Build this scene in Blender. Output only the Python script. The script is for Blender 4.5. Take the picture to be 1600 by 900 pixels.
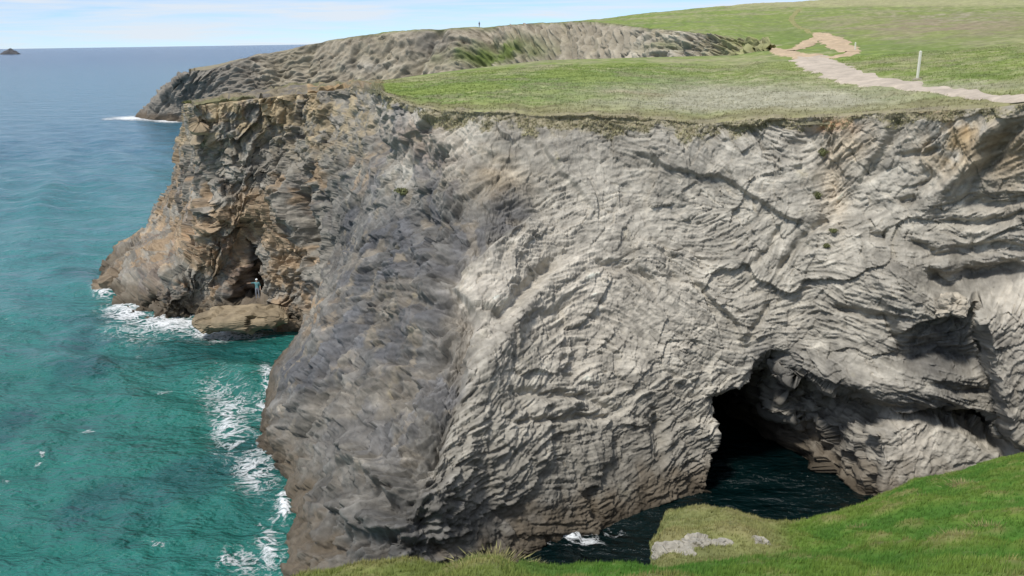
import bpy, bmesh, math, random
import numpy as np
from mathutils import Matrix, Vector

# ------------------------------------------------------------------ camera
EYE = np.array([0.0, 0.0, 26.0])
F = 1570.0                     # focal length in pixels of a 1600 px wide frame
PITCH, ROLL = math.radians(13.8), math.radians(0.84)
fw = np.array([0, math.cos(PITCH), -math.sin(PITCH)])
r0 = np.array([1.0, 0, 0]); u0 = np.array([0, math.sin(PITCH), math.cos(PITCH)])
RT = math.cos(ROLL) * r0 - math.sin(ROLL) * u0
UP = math.sin(ROLL) * r0 + math.cos(ROLL) * u0

scene = bpy.context.scene
for o in list(bpy.data.objects):
    bpy.data.objects.remove(o)
cd = bpy.data.cameras.new('camera'); cam = bpy.data.objects.new('camera', cd)
scene.collection.objects.link(cam); scene.camera = cam
cd.sensor_width = 36.0; cd.lens = 36.0 * F / 1600.0
cd.clip_start = 0.1; cd.clip_end = 200000
cam.matrix_world = Matrix(((RT[0], UP[0], -fw[0], EYE[0]), (RT[1], UP[1], -fw[1], EYE[1]),
                           (RT[2], UP[2], -fw[2], EYE[2]), (0, 0, 0, 1)))
# ------------------------------------------------------------------ sky and sun
SUN_DIR = np.array([-0.34, -0.46, 0.84]); SUN_DIR /= np.linalg.norm(SUN_DIR)
SUN_EL = math.asin(SUN_DIR[2]); SUN_AZ = math.atan2(SUN_DIR[0], SUN_DIR[1])
world = bpy.data.worlds.new('World'); scene.world = world; world.use_nodes = True
wn, wl = world.node_tree.nodes, world.node_tree.links
wn.clear()
wout = wn.new('ShaderNodeOutputWorld'); wbg = wn.new('ShaderNodeBackground')
sky = wn.new('ShaderNodeTexSky'); sky.sky_type = 'NISHITA'; sky.sun_disc = False
sky.sun_elevation = SUN_EL; sky.sun_rotation = SUN_AZ
sky.altitude = 0; sky.air_density = 0.55; sky.dust_density = 0.0; sky.ozone_density = 3.0
wtc = wn.new('ShaderNodeTexCoord'); wmap = wn.new('ShaderNodeMapping')
wmap.inputs['Scale'].default_value = (2.2, 2.2, 34.0)
wno = wn.new('ShaderNodeTexNoise'); wno.inputs['Scale'].default_value = 2.6
wno.inputs['Detail'].default_value = 7; wno.inputs['Roughness'].default_value = 0.58
wno.inputs['Distortion'].default_value = 0.25
wr = wn.new('ShaderNodeValToRGB')
wr.color_ramp.elements[0].position = 0.36; wr.color_ramp.elements[0].color = (0.16, 0.16, 0.16, 1)
wr.color_ramp.elements[1].position = 0.62; wr.color_ramp.elements[1].color = (0.9, 0.9, 0.9, 1)
wmx = wn.new('ShaderNodeMixRGB'); wmx.inputs[2].default_value = (5.9, 6.35, 6.9, 1)
wtint = wn.new('ShaderNodeMixRGB'); wtint.blend_type = 'MULTIPLY'; wtint.inputs[0].default_value = 1
wtint.inputs[2].default_value = (0.70, 0.88, 1.08, 1)
wl.new(wtc.outputs['Generated'], wmap.inputs[0]); wl.new(wmap.outputs[0], wno.inputs['Vector'])
wl.new(wno.outputs[0], wr.inputs[0]); wl.new(wr.outputs[0], wmx.inputs[0])
wl.new(sky.outputs[0], wtint.inputs[1]); wl.new(wtint.outputs[0], wmx.inputs[1])
wl.new(wmx.outputs[0], wbg.inputs[0]); wl.new(wbg.outputs[0], wout.inputs[0])
wbg.inputs[1].default_value = 0.132
sl = bpy.data.lights.new('sun', 'SUN'); sl.energy = 3.5; sl.angle = math.radians(9.0); sl.color = (1.0, 0.955, 0.89)
sun = bpy.data.objects.new('sun', sl); scene.collection.objects.link(sun)
sun.rotation_euler = Vector(SUN_DIR).to_track_quat('Z', 'Y').to_euler()
vs = scene.view_settings
vs.view_transform = 'Standard'; vs.look = 'None'; vs.gamma = 1.0; vs.use_curve_mapping = False; vs.exposure = 0.0

# ------------------------------------------------------------------ maths helpers
rng = np.random.default_rng(7)
random.seed(5)
PERM = np.random.default_rng(3).permutation(256).astype(np.int64)
PERM = np.concatenate([PERM, PERM, PERM])
GR = np.random.default_rng(4).normal(size=(256, 3)); GR /= np.linalg.norm(GR, axis=1)[:, None]
RND = np.random.default_rng(9).random((256, 3))

def ray(u, v):
    u = np.asarray(u, float); v = np.asarray(v, float)
    d = fw + (u[..., None] - 800) / F * RT - (v[..., None] - 450) / F * UP
    return d
def at_z(u, v, z=0.0):
    d = ray(u, v); t = (z - EYE[2]) / d[..., 2]
    return EYE + d * t[..., None]
def at_r(u, v, r):
    d = ray(u, v); t = np.asarray(r) / np.hypot(d[..., 0], d[..., 1])
    return EYE + d * t[..., None]
def proj(P):
    q = P - EYE
    zc = np.maximum(q @ fw, 0.05)
    return 800 + F * (q @ RT) / zc, 450 - F * (q @ UP) / zc
def sstep(a, b, x):
    t = np.clip((x - a) / (b - a), 0, 1); return t * t * (3 - 2 * t)
P32 = PERM.astype(np.int32); G32 = GR.astype(np.float32)
def noise3(p):
    X, Y, Z = (np.ascontiguousarray(p[..., k], dtype=np.float32) for k in range(3))
    ix, iy, iz = (np.floor(a).astype(np.int32) for a in (X, Y, Z))
    fx, fy, fz = X - ix, Y - iy, Z - iz
    ix &= 255; iy &= 255; iz &= 255
    wx, wy, wz = (f * f * f * (f * (f * 6 - 15) + 10) for f in (fx, fy, fz))
    def corner(a, b, c, h):
        g = G32[h]; return g[..., 0] * a + g[..., 1] * b + g[..., 2] * c
    lay = []
    for dz in (0, 1):
        row = []
        for dy in (0, 1):
            v = [corner(fx - dx, fy - dy, fz - dz, P32[P32[P32[ix + dx] + iy + dy] + iz + dz]) for dx in (0, 1)]
            row.append(v[0] + (v[1] - v[0]) * wx)
        lay.append(row[0] + (row[1] - row[0]) * wy)
    return (lay[0] + (lay[1] - lay[0]) * wz) * 1.6
def fbm(p, scale, octv=4, gain=0.5, off=0.0):
    out = 0; a = 1.0; q = p / scale + off
    for k in range(octv):
        out = out + a * noise3(q); q = q * 2.03 + 17.3; a *= gain
    return out
def facets(p, size, off=0, flat=False):
    """cellular facets: every cell is a tilted plane; returns its height and a random number per cell"""
    q = [(p[..., k] / size + off).astype(np.float32) for k in range(3)]
    i = [np.floor(x).astype(np.int32) for x in q]; sg = [np.where(x - k < 0.5, -1, 1).astype(np.int32) for x, k in zip(q, i)]
    best = np.full(q[0].shape, 9e9, np.float32); hb = np.zeros(q[0].shape, np.int32); D = [np.zeros_like(q[0]) for _ in range(3)]
    P32 = PERM.astype(np.int32); R32 = (0.15 + 0.7 * RND).astype(np.float32)
    for n_ in range(4 if flat else 8):
        c = [i[k] + (sg[k] if (n_ >> k) & 1 else 0) for k in range(3)]
        h = P32[P32[P32[c[0] & 255] + (c[1] & 255)] + (c[2] & 255)]
        d = [q[k] - c[k] - R32[:, k][h] for k in range(3)]
        e = d[0] * d[0] + d[1] * d[1] + (0 if flat else d[2] * d[2]); m = e < best
        best[m] = e[m]; hb[m] = h[m]
        for k in range(3): D[k][m] = d[k][m]
    g = GR.astype(np.float32)[hb]
    return (D[0] * g[..., 0] + D[1] * g[..., 1] + (0 if flat else D[2] * g[..., 2])) * 1.2 + (RND[hb, 0] - 0.5) * 0.6, RND[hb, 1]
def seg_dist(u, v, pts):
    """distance, side (+ left of travel on screen) and position along a pixel polyline"""
    best = np.full(u.shape, 9e9); side = np.zeros(u.shape); along = np.zeros(u.shape)
    n = len(pts) - 1
    for k in range(n):
        (ax, ay), (bx, by) = pts[k], pts[k + 1]
        dx, dy = bx - ax, by - ay; L2 = dx * dx + dy * dy
        t = np.clip(((u - ax) * dx + (v - ay) * dy) / L2, 0, 1)
        d = np.hypot(u - ax - t * dx, v - ay - t * dy)
        s = -np.sign(dx * (v - ay) - dy * (u - ax))
        m = d < best
        best = np.where(m, d, best); side = np.where(m, s, side); along = np.where(m, (k + t) / n, along)
    return best, side, along
def poly_sd(u, v, pts):
    """signed pixel distance, positive inside"""
    d, _, _ = seg_dist(u, v, pts + [pts[0]])
    ins = np.zeros(u.shape, bool); n = len(pts)
    for k in range(n):
        (ax, ay), (bx, by) = pts[k], pts[(k + 1) % n]
        if ay == by: continue
        c = ((ay > v) != (by > v)) & (u < (bx - ax) * (v - ay) / (by - ay) + ax)
        ins ^= c
    return np.where(ins, d, -d)
def blur(a, s):
    fy = np.fft.fftfreq(a.shape[0])[:, None]; fx = np.fft.rfftfreq(a.shape[1])[None]
    return np.fft.irfft2(np.fft.rfft2(a) * np.exp(-2 * (math.pi * s) ** 2 * (fx * fx + fy * fy)), a.shape)
def catmull(K, t):
    """K: (n, ...) control values, t: parameters in [0, n-1]"""
    n = len(K); i = np.clip(np.floor(t).astype(int), 0, n - 2); f = (t - i).reshape((-1,) + (1,) * (K.ndim - 1))
    a, b, c, d = K[np.maximum(i - 1, 0)], K[i], K[i + 1], K[np.minimum(i + 2, n - 1)]
    m1, m2 = (c - a) * 0.5, (d - b) * 0.5
    f2, f3 = f * f, f * f * f
    return (2*f3 - 3*f2 + 1) * b + (f3 - 2*f2 + f) * m1 + (-2*f3 + 3*f2) * c + (f3 - f2) * m2
def grid_normals(P):
    a = np.gradient(P, axis=1); b = np.gradient(P, axis=0)
    n = np.cross(a, b); L = np.linalg.norm(n, axis=-1, keepdims=True)
    return n / np.maximum(L, 1e-9)
def mixc(a, b, t):
    return a + (np.asarray(b) - a) * np.clip(t, 0, 1)[..., None]

# ------------------------------------------------------------------ scene helpers
C = scene.collection
def link(name, me, mat=None, parent=None):
    o = bpy.data.objects.new(name, me); C.objects.link(o)
    if mat is not None and me is not None: me.materials.append(mat)
    if parent is not None: o.parent = parent
    return o
def tag(o, label=None, cat=None, group=None, kind=None):
    if label: o['label'] = label
    if cat: o['category'] = cat
    if group: o['group'] = group
    if kind: o['kind'] = kind
    return o
def mesh_np(name, V, faces, col=None, smooth=True):
    """faces: (n,3) or (n,4) index array"""
    V = np.ascontiguousarray(V, np.float32); faces = np.ascontiguousarray(faces, np.int32)
    me = bpy.data.meshes.new(name); n, k = faces.shape
    me.vertices.add(len(V)); me.vertices.foreach_set('co', V.ravel())
    me.loops.add(n * k); me.loops.foreach_set('vertex_index', faces.ravel())
    me.polygons.add(n); me.polygons.foreach_set('loop_start', np.arange(0, n * k, k, dtype=np.int32))
    if col is not None:
        at = me.color_attributes.new('Col', 'FLOAT_COLOR', 'POINT')
        c4 = np.ones((len(V), 4), np.float32); c4[:, :3] = col.reshape(-1, 3)
        at.data.foreach_set('color', c4.ravel())
    me.update(calc_edges=True)
    me.polygons.foreach_set('use_smooth', np.full(n, smooth))
    return me
def grid_faces(nr, nc, keep=None):
    i = np.arange(nr * nc).reshape(nr, nc)
    q = np.stack([i[:-1, :-1], i[1:, :-1], i[1:, 1:], i[:-1, 1:]], -1)
    return q[keep] if keep is not None else q.reshape(-1, 4)
def new_mat(name):
    m = bpy.data.materials.new(name); m.use_nodes = True
    n, l = m.node_tree.nodes, m.node_tree.links
    return m, n, l, n['Principled BSDF']
def mat_attr(name, rough=0.85, bump=0.0, bscale=3.0, bdist=0.1, var=0.25, vscale=1.5, spec=0.3, detail=6):
    """vertex colour x fine procedural variation, with fine relief"""
    m, n, l, b = new_mat(name)
    at = n.new('ShaderNodeAttribute'); at.attribute_name = 'Col'
    tc = n.new('ShaderNodeTexCoord')
    no = n.new('ShaderNodeTexNoise'); no.inputs['Scale'].default_value = vscale; no.inputs['Detail'].default_value = detail
    no.inputs['Roughness'].default_value = 0.65
    l.new(tc.outputs['Object'], no.inputs['Vector'])
    mr = n.new('ShaderNodeMapRange'); mr.inputs['From Min'].default_value = 0.25; mr.inputs['From Max'].default_value = 0.75
    mr.inputs['To Min'].default_value = 1 - var; mr.inputs['To Max'].default_value = 1 + var
    l.new(no.outputs[0], mr.inputs['Value'])
    mx = n.new('ShaderNodeVectorMath'); mx.operation = 'SCALE'
    l.new(at.outputs['Color'], mx.inputs[0]); l.new(mr.outputs[0], mx.inputs['Scale'])
    l.new(mx.outputs[0], b.inputs['Base Color'])
    b.inputs['Roughness'].default_value = rough; b.inputs['Specular IOR Level'].default_value = spec
    if bump > 0:
        nb = n.new('ShaderNodeTexNoise'); nb.inputs['Scale'].default_value = bscale; nb.inputs['Detail'].default_value = 8
        nb.inputs['Roughness'].default_value = 0.7
        l.new(tc.outputs['Object'], nb.inputs['Vector'])
        bp = n.new('ShaderNodeBump'); bp.inputs['Strength'].default_value = bump; bp.inputs['Distance'].default_value = bdist
        l.new(nb.outputs[0], bp.inputs['Height']); l.new(bp.outputs[0], b.inputs['Normal'])
    return m
def mat_plain(name, col, rough=0.8, var=0.2, vscale=6.0, spec=0.3):
    m, n, l, b = new_mat(name)
    tc = n.new('ShaderNodeTexCoord'); no = n.new('ShaderNodeTexNoise')
    no.inputs['Scale'].default_value = vscale; no.inputs['Detail'].default_value = 5
    l.new(tc.outputs['Object'], no.inputs['Vector'])
    mx = n.new('ShaderNodeMixRGB')
    mx.inputs[1].default_value = (*[c * (1 - var) for c in col], 1); mx.inputs[2].default_value = (*[min(1, c * (1 + var)) for c in col], 1)
    l.new(no.outputs[0], mx.inputs[0]); l.new(mx.outputs[0], b.inputs['Base Color'])
    b.inputs['Roughness'].default_value = rough; b.inputs['Specular IOR Level'].default_value = spec
    return m
M_ROCK = mat_attr('rock', 0.82, 0.6, 5.0, 0.10, 0.22, 2.2, 0.25)
M_FAR = mat_attr('far_rock', 0.9, 0.6, 0.6, 0.6, 0.25, 0.35, 0.2)
M_TURF = mat_attr('turf', 0.95, 0.6, 3.0, 0.12, 0.28, 1.1, 0.15)
M_GRASS = mat_attr('grass_blades', 0.75, 0, var=0.2, vscale=0.8, spec=0.25)
M_SAND = mat_attr('path_earth', 0.95, 0.5, 4.0, 0.06, 0.18, 2.0, 0.15)

# ------------------------------------------------------------------ curtains: lofted cliff faces
def curtain(cols, nr, nc, back=4.0, fix=None):
    """cols: list of columns, each a list of 3D points from rim to foot. Returns (nr, nc, 3) grid and the rim row."""
    M = 24; nets = []
    for P in cols:
        P = np.array(P, float)
        L = np.r_[0, np.cumsum(np.linalg.norm(np.diff(P, axis=0), axis=1))]
        # smooth resample of the profile by arc length
        tt = np.interp(np.linspace(0, L[-1], M), L, np.arange(len(P)))
        nets.append(catmull(P, tt))
    N = np.array(nets)                                  # (ncol, M, 3)
    dense = catmull(N, np.linspace(0, len(N) - 1, 40 * len(N)))
    pu, pv = proj(dense); step = np.hypot(np.diff(pu, axis=0), np.diff(pv, axis=0))[:, 1:M - 2].mean(1)
    inside = ((pu[1:] > -20) & (pu[1:] < 1650))[:, 1:M - 2].mean(1)
    step = np.minimum(step, 12) * (0.06 + 0.94 * inside) + (0.15 + 0.85 * inside) * 0.35 * F / 60 * np.linalg.norm(np.diff(dense.mean(1), axis=0), axis=1) * 0.35
    S = np.r_[0, np.cumsum(step)]; TD = np.linspace(0, len(N) - 1, 40 * len(N))
    t = np.interp(np.linspace(0, S[-1], nc), S, TD)
    G = catmull(N, t)                                   # (nc, M, 3)
    G = catmull(np.swapaxes(G, 0, 1), np.linspace(0, M - 1, nr))   # (nr, nc, 3)
    return G
def prof(*pts):
    """a column: the first (u, v, r) sets the rim, the last (u, v) stands on the sea, the rest get r between"""
    e = at_r(np.array(pts[0][0]), np.array(pts[0][1]), pts[0][2])
    b = at_z(np.array(pts[-1][0]), np.array(pts[-1][1]), 0.0)
    re, rb = pts[0][2], np.hypot(b[0], b[1]); ve, vb = pts[0][1], pts[-1][1]
    out = [e]
    for p in pts[1:-1]:
        f = (p[1] - ve) / (vb - ve)
        r = re + (rb - re) * f + (p[2] if len(p) > 2 else 0)
        out.append(at_r(np.array(p[0]), np.array(p[1]), r))
    out.append(b)
    foot = b.copy(); foot[2] = -2.5; out.append(foot)
    return out

cliff_cols = [
    [(-40, 128, 19.0), (-44, 130, 10), (-48, 132, 4), (-52, 134, 0), (-53, 135, -2.5)],
    prof((300, 166, 101), (308, 230), (297, 310), (276, 362, 2), (232, 388, 3), (190, 402, 3), (160, 436)),
    prof((325, 163, 99), (332, 240), (326, 330), (306, 392), (266, 428), (212, 497)),
    prof((420, 152, 98), (415, 250), (395, 330), (370, 400), (335, 450), (300, 500)),
    prof((500, 143, 96), (478, 230), (460, 300), (445, 370), (425, 430), (400, 514)),
    prof((560, 137, 91), (535, 220), (515, 300), (503, 370), (492, 440), (476, 519)),
    prof((598, 143, 81), (580, 230), (558, 320), (532, 400), (496, 480), (446, 562)),
    prof((625, 158, 72), (608, 250), (585, 350, -1), (542, 450, -2), (478, 560, -2), (407, 672)),
    prof((655, 168, 67), (645, 270), (625, 380, -1), (592, 500, -2.2), (522, 640, -2.8), (452, 768)),
    prof((700, 173, 64), (692, 280), (680, 400, -1.5), (645, 540, -3), (565, 720, -3.4), (458, 900)),
    prof((760, 176, 62), (758, 290), (745, 430, -1), (720, 580, -2.5), (672, 770, -3), (590, 985)),
    prof((850, 178, 62), (848, 300), (842, 430), (830, 580, -1), (805, 745, -1), (765, 900)),
    prof((960, 182, 62), (960, 300), (960, 430), (952, 580), (935, 730), (915, 830)),
    prof((1080, 194, 62), (1076, 300), (1072, 430), (1066, 560), (1060, 680), (1050, 782)),
    prof((1160, 189, 62), (1162, 300), (1162, 430), (1155, 560), (1145, 680), (1135, 768)),
    prof((1225, 184, 62), (1228, 300), (1230, 430), (1232, 560), (1235, 680), (1240, 775)),
    prof((1295, 181, 61.5), (1298, 300), (1300, 430), (1302, 560), (1305, 680), (1310, 785)),
    prof((1370, 177, 61), (1375, 300), (1380, 430), (1385, 560), (1390, 680), (1395, 790)),
    prof((1450, 174, 60), (1455, 300), (1462, 430), (1470, 560), (1478, 680), (1490, 790)),
    prof((1540, 168, 59), (1548, 300), (1558, 430), (1568, 560), (1580, 680), (1600, 790)),
    prof((1620, 160, 57), (1635, 300), (1650, 430), (1670, 560), (1690, 680), (1710, 790)),
    prof((1740, 148, 54), (1760, 300), (1780, 430), (1800, 560), (1820, 680), (1850, 790)),
    [(48, 36, 21.5), (46, 35.5, 14), (43, 35, 7), (41, 34.5, 0), (41, 34, -2.5)],
    [(52, 18, 21.5), (49, 19, 14), (45, 20, 7), (42, 21, 0), (42, 21, -2.5)],
]
NR, NC = 510, 1480
G0 = curtain(cliff_cols, NR, NC)
NRM = grid_normals(G0)
if NRM[NR // 2, NC // 2, 1] > 0: NRM = -NRM
U, V = proj(G0)
RIM = G0[0].copy()                                       # cliff-top edge

ANG = [  # bedding directions seen on the face: (u, v, degrees rising to the right, reach)
    (900, 255, 20), (1000, 320, 12), (1160, 240, -22), (1190, 400, 36), (950, 330, 18), (800, 400, 14), (750, 470, 12),
    (900, 560, 25), (1010, 500, -22), (1110, 480, -32), (850, 700, 36), (1000, 720, 34), (930, 640, 8), (700, 770, 4),
    (560, 820, 32), (480, 650, 48), (520, 580, 36), (620, 500, 14), (650, 400, 30), (680, 260, 36), (400, 200, 60),
    (340, 400, 68), (240, 430, 40), (1350, 250, 52), (1480, 220, 46), (1420, 400, 14), (1560, 370, 6), (1300, 480, -20),
    (1400, 480, -26), (1280, 620, -20), (1330, 690, -14), (1460, 600, -4), (1570, 500, 52), (1060, 650, 46), (1090, 730, 40),
    (1330, 340, 20), (1240, 520, 10), (1420, 720, 48), (480, 250, 70), (560, 300, 56), (430, 780, 55)]
def angle_field(u, v, ctrl, reach):
    cs = np.zeros(u.shape); sn = np.zeros(u.shape)
    for (a, b, d) in ctrl:
        w = np.exp(-((u - a) ** 2 + (v - b) ** 2) / (2 * reach * reach)) + 1e-7
        cs += w * math.cos(2 * math.radians(d)); sn += w * math.sin(2 * math.radians(d))
    return 0.5 * np.arctan2(sn, cs)
def lic(shape, dc, dr, sig, steps, seed, aniso=1.0):
    nz = np.random.default_rng(seed).normal(size=shape); nz = blur(nz, sig); nz = (nz / nz.std()).astype(np.float32)
    nr, nc = shape
    R0, C0 = np.meshgrid(np.arange(nr, dtype=np.float32), np.arange(nc, dtype=np.float32), indexing='ij')
    acc = nz.copy(); wsum = 1.0
    for sgn in (1, -1):
        r, c = R0.copy(), C0.copy()
        for k in range(steps):
            ri = np.clip(r, 0, nr - 1).astype(np.int32); ci = np.clip(c, 0, nc - 1).astype(np.int32)
            idx = ri * nc + ci
            r = r + sgn * dr.ravel()[idx]; c = c + sgn * dc.ravel()[idx]
            ri = np.clip(r, 0, nr - 1).astype(np.int32); ci = np.clip(c, 0, nc - 1).astype(np.int32)
            w = 1 - (k + 1) / (steps + 1.0)
            acc += w * nz.ravel()[ri * nc + ci]; wsum += w
    acc -= acc.mean(); return acc / acc.std()
def lic_dirs(U, V, ang, step):
    uc, ur = np.gradient(U, axis=1), np.gradient(U, axis=0)
    vc, vr = np.gradient(V, axis=1), np.gradient(V, axis=0)
    det = uc * vr - ur * vc; det = np.where(np.abs(det) < 0.02, 0.02 * np.sign(det + 1e-9), det)
    du, dv = np.cos(ang) * step, -np.sin(ang) * step
    dc = (vr * du - ur * dv) / det; dr = (-vc * du + uc * dv) / det
    L = np.hypot(dc, dr); s = np.minimum(1, 2.5 / np.maximum(L, 1e-6))
    return (dc * s).astype(np.float32), (dr * s).astype(np.float32)
# regions (pixel space of the undisplaced face)
butt = sstep(545, 500, U) * sstep(560, 480, V)           # jagged left buttress
butt = np.maximum(butt, sstep(600, 520, U) * sstep(330, 240, V) * 0.7)
slate = sstep(0, 1, (760 - U) / 90.0) * (1 - butt)       # dark slate flank
W3 = np.stack([fbm(G0, 5.0, 3, off=20.0), fbm(G0, 5.0, 3, off=40.0), fbm(G0, 5.0, 3, off=60.0)], -1)
PW = G0 + W3 * 1.1
PV = PW * np.array([1.35, 1.35, 0.62])                   # upright crags on the buttress
f1, id1 = facets(PW, 4.2); f2, id2 = facets(PW, 1.5, 5.0); f3, id3 = facets(PW, 0.55, 9.0)
h1, _ = facets(PV, 4.6, 3.0); h2, _ = facets(PV, 1.7, 6.0)
f1 = f1 * (1 - butt) + h1 * butt; f2 = f2 * (1 - butt) + h2 * butt
ang = angle_field(U, V, ANG, 55.0) + 0.30 * fbm(G0, 7.0, 3, off=3.1) + 0.55 * (id1 - 0.5) + 0.75 * (id2 - 0.5)
dc, dr = lic_dirs(U, V, ang, 1.7)
sh = (NR, NC)
L_fine = lic(sh, dc, dr, 0.75, 12, 11)
L_mid = lic(sh, dc, dr, 1.3, 11, 12)
L_big = lic(sh, dc, dr, 2.8, 13, 13)
L_huge = lic(sh, dc, dr, 8.0, 18, 14)
L_cr = lic(sh, dc, dr, 2.2, 16, 15)
xdc, xdr = lic_dirs(U, V, ang + 1.25 + 0.5 * fbm(G0, 4.0, 2, off=77.0), 1.5)
L_x = lic(sh, xdc, xdr, 3.2, 12, 16)
CRACK = np.exp(-(L_cr / 0.16) ** 2) * sstep(-0.2, 0.8, fbm(G0, 3.0, 2, off=44.0) + 0.25)
CROSS = np.exp(-(L_x / 0.13) ** 2) * sstep(0.0, 0.6, fbm(G0, 4.0, 2, off=48.0))
def ledge(x, k=2.2):                                     # turn smooth streaks into sharp-edged beds
    return np.tanh(k * x) * 0.75 + 0.25 * x

DSP = 0.75 * fbm(G0, 13.0, 3, off=1.7) + 0.10 * fbm(G0, 3.0, 4, off=8.0)
DSP += f1 * (0.30 + 0.6 * butt) + f2 * (0.10 + 0.15 * butt) + f3 * 0.05
calm = 0.30 + 0.85 * sstep(-0.40, 0.40, fbm(G0, 7.0, 3, off=33.0))   # smooth and broken patches
DSP += calm * (1 - 0.85 * butt) * (1 + 0.5 * slate) * (0.046 * ledge(L_huge, 3) + 0.040 * ledge(L_big, 3.5) + 0.036 * ledge(L_mid, 3.5) + 0.032 * L_fine)
DSP -= (0.16 * CRACK + 0.09 * CROSS) * (1 - butt)
UVW = np.stack([U + 14 * fbm(G0, 3.0, 3, off=81.0), V + 14 * fbm(G0, 3.0, 3, off=83.0), np.zeros_like(U)], -1)
def block(theta, along, across, off):                    # joint-bounded blocks laid out on the face itself
    c, s_ = math.cos(theta), math.sin(theta)
    a_ = (UVW[..., 0] * c - UVW[..., 1] * s_) / along; b_ = (UVW[..., 0] * s_ + UVW[..., 1] * c) / across
    return facets(np.stack([a_, b_, np.zeros_like(a_)], -1), 1.0, off, True)
k1, ki1 = block(0.75, 34, 22, 2.0); k2, ki2 = block(0.60, 15, 9, 4.0); k3, ki3 = block(0.5, 8, 4.5, 6.0)
v1, vi1 = block(1.15, 40, 20, 8.0); v2, vi2 = block(1.0, 16, 9, 10.0)
DSP += slate * (0.50 * k1 + 0.13 * k2 + 0.03 * k3) + butt * (0.9 * v1 + 0.42 * v2 + 0.12 * k3)
DSP += (1 - slate) * (1 - butt) * (0.22 * k1 * sstep(-.2, .3, fbm(G0, 8.0, 2, off=85.0)) + 0.055 * k2 + 0.02 * k3)

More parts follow.
